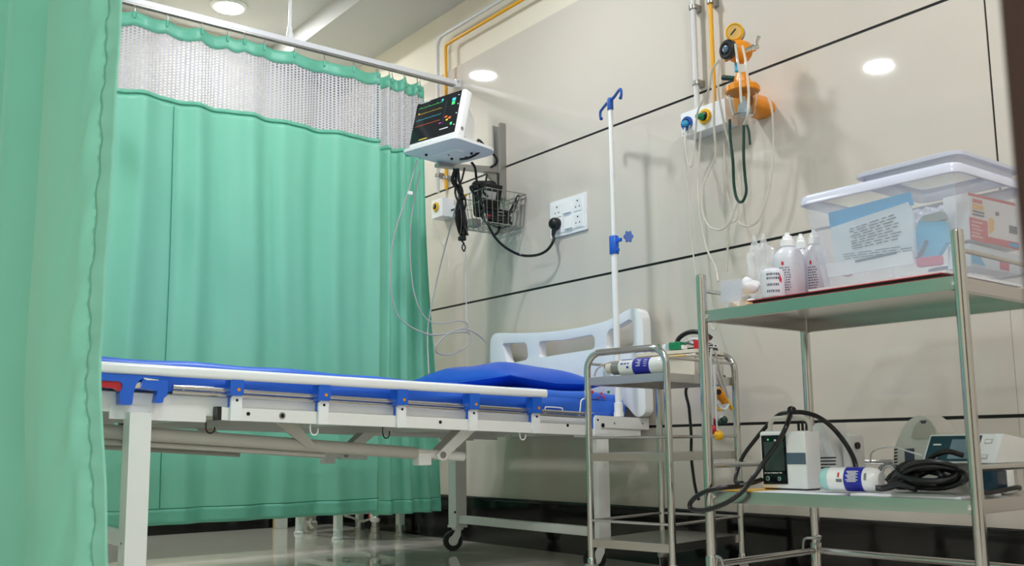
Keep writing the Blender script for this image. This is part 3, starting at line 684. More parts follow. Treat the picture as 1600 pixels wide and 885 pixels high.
# ------------------------------------------------------------------ clear tubing hung on the wall
def tubing(label, pts, r=.0042, m='tubing', dep=.10, cat='tubing', name='oxygen_tube', group='clear tubes hanging by the regulator', kink=0):
    out = []
    for i, p in enumerate(pts):
        d = p[2] if len(p) > 2 else dep; out.append(wy(p[0], p[1], W - d))
    return B().tube(out, r, 8, smooth=5).build(name, m, label=label, cat=cat, group=group)
tubing('clear tube from the black knob looping under the outlet box', [(1125, 92, .262), (1113, 110, .23), (1107, 141, .19), (1091, 172, .14), (1087, 205, .11), (1083, 245, .11), (1080, 260, .11), (1074, 252, .11), (1071, 225, .11), (1070, 200, .09)])
tubing('straight clear tube falling from the knob between outlet box and jar', [(1124, 97, .215), (1122, 130, .21), (1125, 160, .18), (1133, 200, .15), (1144, 240, .13), (1152, 290, .09), (1152, 340, .08), (1139, 352, .08), (1137, 385, .08), (1136, 425, .08)])
tubing('longest yellowed tube running down from the yellow outlet', [(1096, 205, .082), (1094, 222, .082), (1091, 275, .085), (1092, 318, .1), (1096, 350, .1), (1104, 388, .1), (1118, 418, .1), (1122, 440, .12)])
tubing('tube forming the wide loop left of the green strap', [(1112, 118, .12), (1115, 155, .11), (1116, 202, .10), (1118, 242, .1), (1108, 268, .1), (1099, 292, .1), (1097, 328, .1), (1108, 354, .1), (1127, 359, .1), (1142, 345, .1), (1147, 330, .1), (1153, 317, .1)])
tubing('tube hanging from the right side of the orange bracket', [(1200, 152, .06), (1205, 166, .06), (1207, 185, .06), (1208, 234, .06), (1203, 288, .055), (1193, 325, .055), (1183, 347, .055), (1167, 354, .055), (1153, 346, .055), (1140, 318, .05), (1135, 280, .05), (1131, 222, .05)])
tubing('thin tube dropping straight to the trolley behind the bag', [(1078, 196, .085), (1070, 230, .07), (1072, 260, .06), (1075, 290, .06), (1078, 335, .06), (1082, 385, .06), (1088, 430, .06), (1100, 478, .06), (1112, 512, .06), (1118, 514, .06), (1120, 500, .06)], .0032)
tubing('left white tube hanging in front of the orange body', [(1149, 69, .24), (1152, 92, .25), (1156, 114, .25), (1157, 140, .25), (1158, 160, .25)])
tubing('right white tube hanging in front of the clear jar', [(1160, 72, .24), (1165, 95, .25), (1168, 120, .25), (1170, 150, .25), (1168, 180, .25), (1163, 194, .23)])
tubing('dark green elastic mask strap looped below the jar', [(1140, 187, .2), (1141, 215, .2), (1145, 250, .2), (1147, 290, .19), (1152, 312, .19), (1160, 315, .19), (1166, 300, .19), (1164, 275, .19), (1162, 245, .2), (1162, 196, .2)], .005, 'green_dark', cat='strap', name='mask_strap', group='green mask straps')
tubing('short green strap end beside the looped strap', [(1167, 196, .2), (1170, 206, .2), (1172, 226, .2)], .0042, 'green_dark', cat='strap', name='mask_strap', group='green mask straps')

# ------------------------------------------------------------------ monitor on its wall mount
mnt = thing('monitor_mount', 'grey metal wall track with arm and tray carrying the monitor', 'wall mount', (-3.62, W, 1.62))
tz0, tz1 = 1.60, 1.965
tk = B().span((-3.655, W - .006, tz0), (-3.592, W - .0005, tz1)).span((-3.655, W - .034, tz0), (-3.651, W - .006, tz1)).span((-3.596, W - .034, tz0), (-3.592, W - .006, tz1)).span((-3.651, W - .034, tz0), (-3.643, W - .031, tz1)).span((-3.604, W - .034, tz0), (-3.596, W - .031, tz1)).build('wall_track', 'galv', mnt)
for z in (1.93, 1.90): B().cyl((-3.625, W - .008, z), (-3.625, W - .0055, z), .005, 10).build('slot_screw', 'black', tk)
ar = B().prism((-3.640, 0, 0), (0, 1, 0), (0, 0, 1), (1, 0, 0), [(2.36, 1.700), (W - .034, 1.722), (W - .034, 1.752), (2.36, 1.716)], .035).build('arm', 'galv', mnt)
B().prism((-3.634, 0, 0), (0, 1, 0), (0, 0, 1), (1, 0, 0), [(W - .12, 1.73), (W - .034, 1.66), (W - .034, 1.73)], .02).build('arm_gusset', 'galv', ar)
TA = math.radians(12); tc_ = V((-3.46, 2.335, 1.722)); TR = rz3(TA)
tu, tv = TR @ V((1, 0, 0)), TR @ V((0, 1, 0))
ty = B().prism(tc_, tu, tv, (0, 0, 1), rpoly([(-.172, -.145), (.16, -.145), (.155, .10), (.11, .15), (-.12, .15), (-.165, .08)], .035), .013).build('tray', 'white', mnt)
B().prism(tc_ + V((0, 0, -.007)), tu, tv, (0, 0, 1), rpoly([(-.10, -.03), (.04, -.03), (.06, 0), (.04, .035), (-.10, .035)], .02), .0075).build('tray_plate', 'white', ty)
for q in ((-.10, -.06), (-.06, .06), (.06, .06), (-.02, -.0), (.0, .09)): B().cyl(tc_ + tu * q[0] + tv * q[1] + V((0, 0, -.008)), tc_ + tu * q[0] + tv * q[1] + V((0, 0, .002)), .006, 10).build('tray_bolt', 'black', ty)
mo = thing('patient_monitor', 'white patient monitor with dark lit screen on the wall tray', 'monitor', tc_ + V((0, 0, .0135)), rz=0)
MA = math.radians(12); MR = rz3(MA) @ rx3(math.radians(-14)); mb0 = tc_ + V((0, 0, .0145)) + tu * .0 + tv * -.125
def mp(x, y, z): return mb0 + MR @ V((x, y, z))
mw, mh = .300, .225
hs = B().box(mp(0, .024, mh / 2 + .008), (mw, .048, mh), .012, R=MR, seg=3).build('housing', 'white_gloss', mo)
B().add([mp(x, y, z) for x, y, z in ((-.12, .045, .04), (.12, .045, .04), (.12, .045, .19), (-.12, .045, .19), (-.095, .155, .055), (.095, .155, .055), (.095, .135, .16), (-.095, .135, .16))], [(0, 1, 2, 3), (4, 7, 6, 5), (0, 4, 5, 1), (1, 5, 6, 2), (2, 6, 7, 3), (3, 7, 4, 0)]).build('rear_housing', 'white', mo, sharp=20)
B().box(mb0 + MR @ V((0, .05, .004)) + V((0, 0, 0)), (.16, .09, .012), .003, R=rz3(MA)).build('foot', 'white', mo)
sc = B().box(mp(-.006, -.0005, mh / 2 + .012), (mw - .028, .003, mh - .022), .001, R=MR).build('screen', 'dark_screen', mo)
def sbar(m, x0, x1, z, h_=.0022, nm='trace'):
    B().box(mp((x0 + x1) / 2, -.0024, z), (abs(x1 - x0), .0008, h_), 0, R=MR).build(nm, m, sc)
def trace(m, x0, x1, z, amp, per):
    pts = []; k = 0; x = x0
    while x < x1:
        ph = (k % per); dz = amp if ph == 3 else -amp * .3 if ph == 4 else amp * .15 if ph in (0, 7) else 0
        pts.append(mp(x, -.0026, z + dz)); x += .005; k += 1
    B().tube(pts, .0009, 4).build('trace', m, sc)
trace('scr_green', -.125, .03, .195, .006, 10); trace('scr_yellow', -.125, .03, .165, .003, 8); trace('scr_cyan', -.125, .03, .135, .004, 9); trace('scr_orange', -.125, .03, .105, .002, 12)
for m, x, z, w__, hh in (('scr_white', -.09, .222, .06, .002), ('scr_cyan', .02, .205, .010, .010), ('scr_cyan', .092, .190, .020, .014), ('scr_green', .092, .172, .018, .016), ('scr_magenta', .03, .088, .014, .004), ('scr_orange', .062, .112, .016, .008), ('scr_yellow', .07, .095, .012, .008), ('scr_orange', .085, .102, .014, .010), ('scr_white', .06, .055, .05, .004), ('scr_green', .10, .07, .012, .012), ('scr_yellow', -.06, .032, .05, .004), ('scr_yellow', -.118, .17, .006, .006), ('scr_white', .118, .205, .006, .004), ('scr_white', .122, .16, .006, .004), ('scr_white', .122, .115, .006, .004), ('scr_white', .12, .06, .005, .004)):
    sbar(m, x - w__ / 2, x + w__ / 2, z, hh, 'screen_figure')
for z in (.15, .12): B().box(mp(.048, -.0024, z), (.001, .0008, .08), 0, R=MR).build('screen_divider', 'slate', sc)
B().cyl(mp(mw / 2 - .001, .02, .045), mp(mw / 2 + .002, .02, .045), .008, 14).build('power_button', 'silver_cap', hs)

# cables of the monitor
def cable(label, pts, r, m, name='monitor_cable', cat='cable', group=None, X=None, sm=5):
    out = [wx(p[0], p[1], p[2] if len(p) > 2 else X) for p in pts]
    return B().tube(out, r, 8, smooth=sm).build(name, m, label=label, cat=cat, group=group)
G3 = 'thin pale cables below the monitor'
cable('pale grey cable making the coiled loop above the pillow', [(652, 250, -3.55), (637, 303, -3.6), (617, 364, -3.65), (610, 413, -3.68), (613, 470, -3.7), (629, 502, -3.7), (670, 523, -3.68), (710, 520, -3.66), (733, 521, -3.66), (732, 539, -3.65), (706, 554, -3.64), (684, 552, -3.63), (682, 540, -3.62), (700, 522, -3.61), (725, 514, -3.6), (745, 522, -3.6), (760, 536, -3.62)], .0036, 'grey_cable', group=G3)
cable('pale cable hanging in front of the curtain folds', [(656, 267, -3.6), (649, 300, -3.63), (642, 352, -3.66), (641, 401, -3.68), (647, 458, -3.69), (662, 494, -3.69), (684, 506, -3.68), (716, 502, -3.66), (730, 506, -3.65), (731, 518, -3.65)], .0032, 'grey_cable', group=G3)
cable('pale cable slanting down left from the cable bundle to the pillow', [(717, 305, -3.62), (705, 350, -3.65), (694, 392, -3.68), (682, 441, -3.7), (672, 490, -3.72), (668, 525, -3.72), (670, 585, -3.66)], .0034, 'grey_cable', group=G3)
cable('thin white cable falling straight from the black strap knot', [(727, 390, -3.66), (728, 430, -3.66), (729, 490, -3.66), (731, 517, -3.66)], .0024, 'white', group=G3)
cable('thin white lead dangling below the small outlet box', [(676, 343, -4.05), (684, 368, -4.05), (694, 389, -4.05), (701, 412, -4.05), (702, 437, -4.05)], .0024, 'white', group=G3)
p = wx(641, 302, -3.57); B().box(p, (.012, .022, .018), .004).build('cable_clip', 'white', label='small white plastic clip on the looping pale cable', cat='clip')

# hanging black lead bundle
bd = thing('lead_bundle', 'tied bundle of black monitor leads hanging below the tray', 'cable bundle', wx(722, 390, -3.62))
rnd = random.Random(3)
core = [(713, 262), (711, 282), (717, 300), (721, 318), (723, 345), (725, 366)]
for k in range(9):
    pts = [wx(x + rnd.uniform(-6, 7), y + rnd.uniform(-3, 3), -3.55 + rnd.uniform(-.02, .02)) for x, y in core]
    pts[0] = wx(709 + k, 264, -3.52)
    B().tube(pts, .0048, 7, smooth=4).build('lead', 'black_cable', bd)
for k in range(6):
    q = k - 2.5
    B().tube([wx(719 + q, 312, -3.55 + .006 * q), wx(718 + q * 2.4, 338, -3.55), wx(722 + q * 2.0, 362, -3.55), wx(724, 374, -3.55)], .005, 7, smooth=4).build('lead', 'black_cable', bd)
B().tube([wx(724, 366, -3.55), wx(720, 374, -3.55), wx(724, 380, -3.55), wx(727, 386, -3.55), wx(725, 393, -3.55), wx(722, 387, -3.55), wx(725, 379, -3.55)], .0032, 7, smooth=4).build('tie_loop', 'black', bd)
B().box(wx(722, 373, -3.545), (.03, .03, .022), .006).build('tie_knot', 'black', bd)
B().box(wx(724, 310, -3.53), (.02, .016, .016), .004).build('connector', 'black', bd)
B().box(wx(728, 305, -3.52), (.012, .012, .008), .002).build('connector_cap', 'yellow', bd)
G4 = 'thick black cables behind the monitor'
cable('black cable strapped under the monitor tray', [(770, 240, -3.42), (776, 248, -3.44), (775, 256, -3.46), (766, 262, -3.48)], .006, 'black_cable', group=G4)
cable('black cable dropping from the tray middle into the basket', [(737, 254, -3.47), (742, 262, -3.48), (744, 276, -3.52), (745, 288, -3.53)], .006, 'black_cable', group=G4)
cable('black cable dropping from the arm into the basket right side', [(761, 272, -3.5), (759, 284, -3.5), (755, 298, -3.5)], .005, 'black_cable', group=G4)
B().tube([wx(*q) for q in ((719, 249, -3.42), (732, 247, -3.42), (746, 240, -3.40), (756, 230, -3.38), (752, 222, -3.37), (747, 219, -3.37), (748, 225, -3.38), (755, 229, -3.38))], .0055, 8, smooth=5).build('cable_strap', 'black_cable', mnt)
B().tube([wx(*q) for q in ((726, 262, -3.5), (723, 276, -3.52), (718, 292, -3.54), (720, 300, -3.55))], .0045, 8, smooth=5).build('lead', 'black_cable', bd)

# wire basket
bx0, bx1, by0, by1, bz0, bz1 = -3.665, -3.435, 2.50, 2.722, 1.435, 1.585
bk = thing('wire_basket', 'grey wire basket full of black cables under the wall track', 'basket', ((bx0 + bx1) / 2, (by0 + by1) / 2, bz0))
ins = .02
rim = lambda z, i_, : [(bx0 + i_, by0 + i_, z), (bx1 - i_, by0 + i_, z), (bx1 - i_, by1, z), (bx0 + i_, by1, z)]
for z, i_, r in ((bz1, 0, .003), (bz1 - .05, .007, .0016), (bz0, ins, .0025)):
    B().tube(rim(z, i_), r, 6, closed=True).build('rim_wire' if r > .002 else 'hoop_wire', 'galv', bk)
def bw(a, b): B().tube([a, b], .0016, 5).build('wire', 'galv', bk)
nx, ny = 7, 7
for k in range(nx + 1):
    t = k / nx; xa, xb = bx0 + (bx1 - bx0) * t, bx0 + ins + (bx1 - bx0 - 2 * ins) * t
    bw((xa, by0, bz1), (xb, by0 + ins, bz0)); bw((xb, by0 + ins, bz0), (xb, by1, bz0)); bw((xa, by1, bz1), (xb, by1, bz0))
for k in range(1, ny + 1):
    t = k / ny; ya, yb = by0 + (by1 - by0) * t, by0 + ins + (by1 - by0 - ins) * t
    bw((bx1, ya, bz1), (bx1 - ins, yb, bz0)); bw((bx0, ya, bz1), (bx0 + ins, yb, bz0)); bw((bx0 + ins, yb, bz0), (bx1 - ins, yb, bz0))
cs_ = thing('castor_hook', 'small dark clip under the wire basket', 'clip', (-3.50, 2.6, 1.40))
B().tube([(-3.50, 2.62, 1.434), (-3.495, 2.61, 1.41), (-3.505, 2.60, 1.395), (-3.52, 2.61, 1.40)], .006, 8, smooth=3).build('clip_body', 'black', cs_)
# contents
cf = thing('pressure_cuff', 'folded black blood pressure cuff standing in the wire basket', 'cuff', (-3.58, 2.6, 1.45))
B().box((-3.600, 2.612, 1.582), (.045, .13, .17), .02, R=ry3(.12) @ rx3(.15), seg=3).build('cuff_fold', 'black', cf)
B().box((-3.560, 2.612, 1.585), (.012, .12, .12), .005, R=ry3(.3)).build('cuff_flap', 'black', cf)
B().box((-3.552, 2.600, 1.59), (.004, .08, .035), .001, R=ry3(.3)).build('cuff_label', 'grey_cable', cf)
ad = thing('power_adapter', 'pale grey power adapter in the wire basket', 'adapter', (-3.62, 2.55, 1.445))
B().box((-3.612, 2.553, 1.462), (.06, .05, .035), .006).build('adapter_body', 'bed_grey', ad)
hc = thing('cable_coil', 'coil of thick black cable lying in the wire basket', 'cable', (-3.5, 2.62, 1.44))
for k in range(5):
    a0_ = k * .7; cx, cy = -3.515 + .006 * math.sin(k * 2.1), 2.615 + .006 * math.cos(k * 3)
    B().tube([(cx + .042 * math.cos(a0_ + t * .5), cy + .072 * math.sin(a0_ + t * .5), 1.450 + .014 * k + .006 * math.sin(t + k)) for t in range(13)], .0055, 7, smooth=3).build('coil', 'black_cable', hc)
B().tube([(-3.50, 2.68, 1.51), (-3.47, 2.70, 1.575), (-3.455, 2.695, 1.57), (-3.46, 2.67, 1.50)], .0055, 7, smooth=4).build('coil_end', 'black_cable', hc)
B().box((-3.50, 2.56, 1.475), (.02, .016, .012), .003).build('plug_tip', 'red', hc)
# socket plate
sp = thing('socket_plate', 'white wall plate with sockets and switches below the black joint', 'socket plate', (-3.145, W, 1.345))
sx0, sx1, sz0, sz1 = -3.265, -3.024, 1.348, 1.511
pc_ = ((sx0 + sx1) / 2, W - .007, (sz0 + sz1) / 2)
B().prism((pc_[0], W - .0005, pc_[2]), (1, 0, 0), (0, 0, 1), (0, -1, 0), rrect(sx1 - sx0, sz1 - sz0, .006, 3), .008).build('frame', 'white', sp)
B().span((sx0 + .016, W - .011, sz0 + .014), (sx1 - .016, W - .008, sz1 - .014), .001).build('insert', 'white_gloss', sp)
def module(x, z, sw, plug=False):
    p = V((pc_[0] + x, W - .011, pc_[2] + z))
    if sw:
        B().add([p + V(q) for q in ((-.024, 0, -.025), (.024, 0, -.025), (.024, 0, .025), (-.024, 0, .025), (-.024, -.009, -.025), (.024, -.009, -.025), (.024, -.003, .025), (-.024, -.003, .025))], [(0, 3, 2, 1), (4, 5, 6, 7), (0, 1, 5, 4), (1, 2, 6, 5), (2, 3, 7, 6), (3, 0, 4, 7)]).build('switch', 'white', sp)
    else:
        s_ = B().box(p + V((0, -.001, 0)), (.052, .003, .058), .001).build('socket', 'white', sp)
        if not plug:
            for q in ((0, .016), (-.012, -.010), (.012, -.010)): B().cyl(p + V((q[0], -.0028, q[1])), p + V((q[0], -.0022, q[1])), .0042 if q[1] > 0 else .0034, 10).build('pin_hole', 'hole', s_)
module(-.068, .034, 0); module(0, .036, 1); module(.068, .036, 0); module(-.068, -.034, 0, True); module(.008, -.034, 1); module(.068, -.034, 0)
pg = thing('power_plug', 'black three pin plug and cord running from the wall socket to the basket', 'plug', (-3.21, W, 1.38))
pp = V((pc_[0] - .066, W - .014, pc_[2] - .026))
B().lathe(pp, (0, -1, 0), [(.026, 0), (.027, .006), (.026, .024), (.020, .034), (.012, .038)], 20).build('plug_body', 'black', pg)
B().lathe(pp + V((0, -.018, -.02)), (-.1, -.15, -1), [(.012, 0), (.010, .014), (.007, .034)], 12).build('strain_relief', 'black', pg)
e_ = pp + V((-.003, -.022, -.05))
B().tube([e_, wy(865, 376, W - .05), wy(855, 391, W - .06), wy(838, 399, W - .07), wy(815, 399, W - .08), wy(793, 389, W - .14), wy(775, 373, W - .21), wy(763, 352, W - .262), wy(757, 335, W - .262), wy(754, 318, W - .262), V((-3.518, 2.474, 1.592)), V((-3.518, 2.492, 1.606)), V((-3.515, 2.52, 1.598)), V((-3.505, 2.56, 1.565))], .0062, 8, smooth=6).build('cord', 'black_cable', pg)
# ------------------------------------------------------------------ large instrument trolley
TW, TD, TY = .684, .455, math.radians(2)
FLp = V((-1.7134, 1.94, 0)); tu2 = V((math.cos(TY), math.sin(TY), 0)); tv2 = V((-math.sin(TY), math.cos(TY), 0))
tctr = FLp + tu2 * TW / 2 + tv2 * TD / 2
def T1(x, y, z): return tctr + tu2 * x + tv2 * y + V((0, 0, z))    # trolley coordinates
TR1 = rz3(TY)
tl = thing('instrument_trolley', 'large stainless steel trolley with two shelves at the right', 'trolley', tctr)
hw, hd = TW / 2, TD / 2
def tbox(a, b, bev=0): a, b = V(a), V(b); return ((a + b) / 2, [abs(b[i] - a[i]) for i in range(3)], bev)
def shelf_at(root, T, R, x0, x1, y0, y1, zt, h_, name='shelf'):
    cc = T((x0 + x1) / 2, (y0 + y1) / 2, zt - .001)
    sh = B().box(cc, (x1 - x0 - .004, y1 - y0 - .004, .002), 0, R=R).build(name, 'steel_sheet', root)
    for a, b in (((x0, y0), (x1, y0 + .002)), ((x0, y1 - .002), (x1, y1)), ((x0, y0), (x0 + .002, y1)), ((x1 - .002, y0), (x1, y1))):
        c = T((a[0] + b[0]) / 2, (a[1] + b[1]) / 2, zt - h_ / 2); B().box(c, (b[0] - a[0], b[1] - a[1], h_), .0008, R=R).build('shelf_lip', 'steel_sheet', sh)
        ix = .008 if b[0] - a[0] < .01 else 0; iy = .008 if b[1] - a[1] < .01 else 0
        B().box(T((a[0] + b[0]) / 2 - math.copysign(ix, (a[0] + b[0]) / 2), (a[1] + b[1]) / 2 - math.copysign(iy, (a[1] + b[1]) / 2), zt - h_ + .001), (b[0] - a[0] + ix * 1.4, b[1] - a[1] + iy * 1.4, .002), 0, R=R).build('shelf_return', 'steel_sheet', sh)
    return sh
for sx in (-1, 1):
    for sy in (-1, 1):
        po = B().cyl(T1(sx * hw, sy * hd, .105), T1(sx * hw, sy * hd, .884), .0132, 20).lathe(T1(sx * hw, sy * hd, .883), (0, 0, 1), [(.0132, 0), (.0126, .004), (.008, .006)], 20).build('post', 'steel', tl)
        B().lathe(T1(sx * hw, sy * hd, .10), (0, 0, 1), [(.0165, 0), (.0165, .065), (.0145, .07)], 18).build('collar', 'steel', po)
        wh = castor(tl, 0, 0, .10, .040, .024, 0, 'grey_cable', 'ivory', local=False) if False else None
def castor2(root, T, R, x, y, top, r, ang, wheel='rubber', fork='galv'):
    o = T(x, y, 0); Rr = R @ rz3(ang); ax = Rr @ V((1, 0, 0)); c = o + V((0, 0, r)) + Rr @ V((0, .018, 0)); wd = .02
    wh = B().lathe(c - ax * wd / 2, ax, [(r * .5, 0), (r * .92, 0), (r, wd * .25), (r, wd * .75), (r * .92, wd), (r * .5, wd)], 22).build('castor', wheel, root)
    b = B()
    for s_ in (-1, 1): b.prism(c + ax * s_ * (wd / 2 + .003), Rr @ V((0, 1, 0)), V((0, 0, 1)), ax * s_, [(-.010, -.012), (.010, -.012), (.012, .008), (-.006, top - r - .004), (-.03, top - r - .004), (-.024, .01)], .003)
    b.lathe(o + V((0, 0, top - .016)), (0, 0, 1), [(.02, 0), (.022, .004), (.022, .014), (.014, .016)], 14); b.build('fork', fork, wh)
for i_, (sx, sy) in enumerate(((-1, -1), (1, -1), (-1, 1), (1, 1))): castor2(tl, T1, TR1, sx * hw, sy * hd, .102, .042, .5 + i_ * .8, 'grey_cable', 'ivory')
UZ, LZ = .792, .331
S_U = shelf_at(tl, T1, TR1, -hw + .008, hw - .008, -hd - .002, hd + .002, UZ, .029, 'upper_shelf')
S_L = shelf_at(tl, T1, TR1, -hw + .008, hw - .008, -hd - .002, hd + .002, LZ, .029, 'lower_shelf')
for z in (UZ - .014, LZ - .014):
    for sx in (-1, 1): B().lathe(T1(sx * (hw - .014), -hd - .001, z), -tv2, [(.006, 0), (.006, .004), (.003, .006)], 10).build('shelf_bolt', 'chrome', tl)
    B().lathe(T1(hw - .009, -hd + .02, z), tu2, [(.006, 0), (.006, .004), (.003, .006)], 10).build('shelf_bolt', 'chrome', tl)
for z, r in ((.846, .0052), (.395, .0075)):
    for sx in (-1, 1): B().cyl(T1(sx * hw, -hd, z), T1(sx * hw, hd, z), r, 10).build('side_rail', 'steel', tl)
    B().cyl(T1(-hw, hd, z), T1(hw, hd, z), r, 10).build('back_rail', 'steel', tl)
for a, b in (((-hw, -hd), (-hw, hd)), ((hw, -hd), (hw, hd)), ((-hw, hd), (hw, hd))): B().cyl(T1(*a, .148), T1(*b, .148), .0085, 12).build('base_bar', 'steel', tl)
c = T1(-hw, hd, .17); B().tube([c + V((-.03, -.02, -.02)), c + V((-.02, -.025, .01)), c + V((.01, -.022, .014)), c + V((.03, -.02, .02)), c + V((.02, -.022, -.005)), c + V((.04, -.02, -.02))], .004, 6, smooth=3).build('wire_tie', 'galv', tl)
c = T1(-hw, -hd, .17); B().tube([c + V((.016, -.004, .0)), c + V((.034, -.004, -.006)), c + V((.042, -.004, -.03)), c + V((.046, 0, -.045))], .004, 6, smooth=3).build('wire_tie', 'galv', tl)

# ------------------------------------------------------------------ small trolley with arched ends
SY = math.radians(9.4); su = V((math.cos(SY), math.sin(SY), 0)); sv = V((-math.sin(SY), math.cos(SY), 0))
FRs = V((-2.095, 2.2, 0)); SW, SD = .310, .400
sctr = FRs - su * SW / 2 + sv * SD / 2
def T2(x, y, z): return sctr + su * x + sv * y + V((0, 0, z))
TR2 = rz3(SY)
ts = thing('arched_trolley', 'small steel trolley with arched ends and three shelves beside the bed', 'trolley', sctr)
w2, d2 = SW / 2, SD / 2
for sy in (-1, 1):
    pts = [T2(-w2, sy * d2, .085), T2(-w2, sy * d2, .69)] + [T2(-w2 + .055 - .055 * math.cos(a), sy * d2, .69 + .055 * math.sin(a)) for a in [k * math.pi / 16 for k in range(1, 9)]] + [T2(w2 - .055 + .055 * math.sin(a), sy * d2, .69 + .055 * math.cos(a)) for a in [k * math.pi / 16 for k in range(0, 9)]] + [T2(w2, sy * d2, .085)]
    ar = B().tube(pts, .0112, 16).build('arched_post', 'steel', ts)
    for sx in (-1, 1): B().lathe(T2(sx * w2, sy * d2, .072), (0, 0, 1), [(.014, 0), (.014, .016), (.0115, .02)], 14).build('ferrule', 'steel', ar)
for i_, (sx, sy) in enumerate(((-1, -1), (1, -1), (-1, 1), (1, 1))): castor2(ts, T2, TR2, sx * w2, sy * d2, .074, .030, 1.2 + i_ * 1.3, 'rubber', 'galv')
SZ = (.666, .423, .152)
for z in SZ: shelf_at(ts, T2, TR2, -w2 + .006, w2 - .006, -d2 - .004, d2 + .004, z, .026)
for z, sides in ((.712, 'lr'), (.471, 'lrfb'), (.209, 'lrfb')):
    segs = dict(l=((-w2, -d2), (-w2, d2)), r=((w2, -d2), (w2, d2)), f=((-w2, -d2), (w2, -d2)), b=((-w2, d2), (w2, d2)))
    for k in sides: B().cyl(T2(*segs[k][0], z), T2(*segs[k][1], z), .0045, 10).build('guard_rail', 'steel', ts)

# ------------------------------------------------------------------ things on the small trolley
def bars(parent, m, rows, mp_, nm='print_line'):
    """one joined print block; mp_(a, b) gives a point on the surface"""
    b = B()
    for (a0, a1, b0, b1) in rows:
        q = [mp_(a0, b0), mp_(a1, b0), mp_(a1, b1), mp_(a0, b1)]; b.add([p[0] for p in q] + [p[0] + p[1] * .0006 for p in q], [(0, 1, 2, 3), (4, 5, 6, 7), (0, 1, 5, 4), (1, 2, 6, 5), (2, 3, 7, 6), (3, 0, 4, 7)])
    o = b.build(nm, m, parent, kind='stuff'); return o
def cylmap(o, d, r):
    u, v_, d = basis(d)
    def f(a, h_): n_ = u * math.cos(a) + v_ * math.sin(a); return (V(o) + d * h_ + n_ * (r + .0003), n_)
    return f
def can(name, label, o, d, prof_cap, prof_body, r, capm, bandr, cat, group=None):
    t = thing(name, label, cat, V(o)); t_b = B().lathe(o, d, prof_body, 32).build('body', 'white_gloss', t); return t, t_b
ub = SZ[0] + .001
o_ = T2(-w2 + .030, -d2 + .040, ub + .0275); dd = (su * 1 + sv * .04).normalized()
bt = thing('spray_bottle', 'white bottle with blue label lying on the arched trolley', 'bottle', V((o_.x, o_.y, ub)))
B().lathe(o_ + dd * .075, dd, [(.020, 0), (.026, .006), (.0265, .02), (.0265, .15), (.024, .168), (.018, .176)], 32).build('body', 'white_gloss', bt)
B().lathe(o_ + dd * .045, dd, [(.012, 0), (.0225, .004), (.0225, .032)], 28).build('cap', 'silver_cap', bt)
B().lathe(o_ + dd * .018, dd, [(.009, 0), (.016, .004), (.019, .028)], 20).build('nozzle', 'cream_plastic', bt)
B().lathe(o_ + dd * .135, dd, [(.0269, 0), (.0269, .062)], 32).build('label_band', 'print_blue', bt)
u_, v_, _ = basis(dd); fm = cylmap(o_ + dd * .0, dd, .0268)
ang0 = math.atan2((V((0, -1, .35)).normalized()).dot(v_), (V((0, -1, .35)).normalized()).dot(u_))
bars(bt, 'print_blue', [(ang0 - .75, ang0 - .62, .088, .132), (ang0 - .1, ang0 + .05, .09, .100), (ang0 - .1, ang0 + .05, .104, .112), (ang0 - .1, ang0 + .05, .116, .122), (ang0 + .3, ang0 + .55, .114, .122)], fm, 'label_print')
fm2 = cylmap(o_, dd, .0272)
bars(bt, 'white', [(ang0 - .5 + k * .2, ang0 - .42 + k * .2, .150 + .006 * (k % 2), .166) for k in range(5)] + [(ang0 - .4 + k * .25, ang0 - .34 + k * .25, .178, .190) for k in range(4)], fm2, 'label_print')
dz_ = V((0, 0, 1))
# beige tray on the shelf
trb = thing('plastic_tray', 'cream plastic tray standing on the arched trolley top', 'tray', T2(.02, .05, ub))
def trp(x, y, z): return T2(x, y, ub + z)
tw_, td_ = .235, .25
for (x0, x1, y0, y1) in ((-.105, .13, .002, .007), (-.105, .13, .165, .17), (-.105, -.10, .002, .17), (.125, .13, .002, .17)):
    B().box(trp((x0 + x1) / 2, (y0 + y1) / 2, .034), (x1 - x0, y1 - y0, .066), .001, R=TR2).build('side', 'cream_plastic', trb)
B().box(trp(.0125, .086, .002), (.235, .168, .003), 0, R=TR2).build('base', 'cream_plastic', trb)
B().tube([trp(*q, .067) for q in ((-.107, 0), (.132, 0), (.132, .172), (-.107, .172))], .005, 8, closed=True).build('rim', 'cream_plastic', trb)
B().tube([trp(*q, .066) for q in ((-.09, -.009), (.05, -.009), (.08, -.009), (.10, -.009))], .0035, 6).build('rim_strip', 'beige_edge', trb)
for k in range(5): B().box(trp(.1315, (.022 + k * .030), .036), (.003, .018, .030), .001, R=TR2).build('slot', 'bed_grey', trb)
# lid of the tray with handle holes
ld = thing('tray_lid', 'cream plastic lid resting across the tray on the arched trolley', 'lid', T2(.02, .06, ub + .073))
B().prism(trp(.0125, .086, .0735), su, sv, dz_, rrect(.25, .18, .02), .012).build('lid_plate', 'cream_plastic', ld)
B().box(trp(.1385, .06, .081), (.003, .05, .006), .001, R=TR2).build('handle_hole', 'hole', ld)
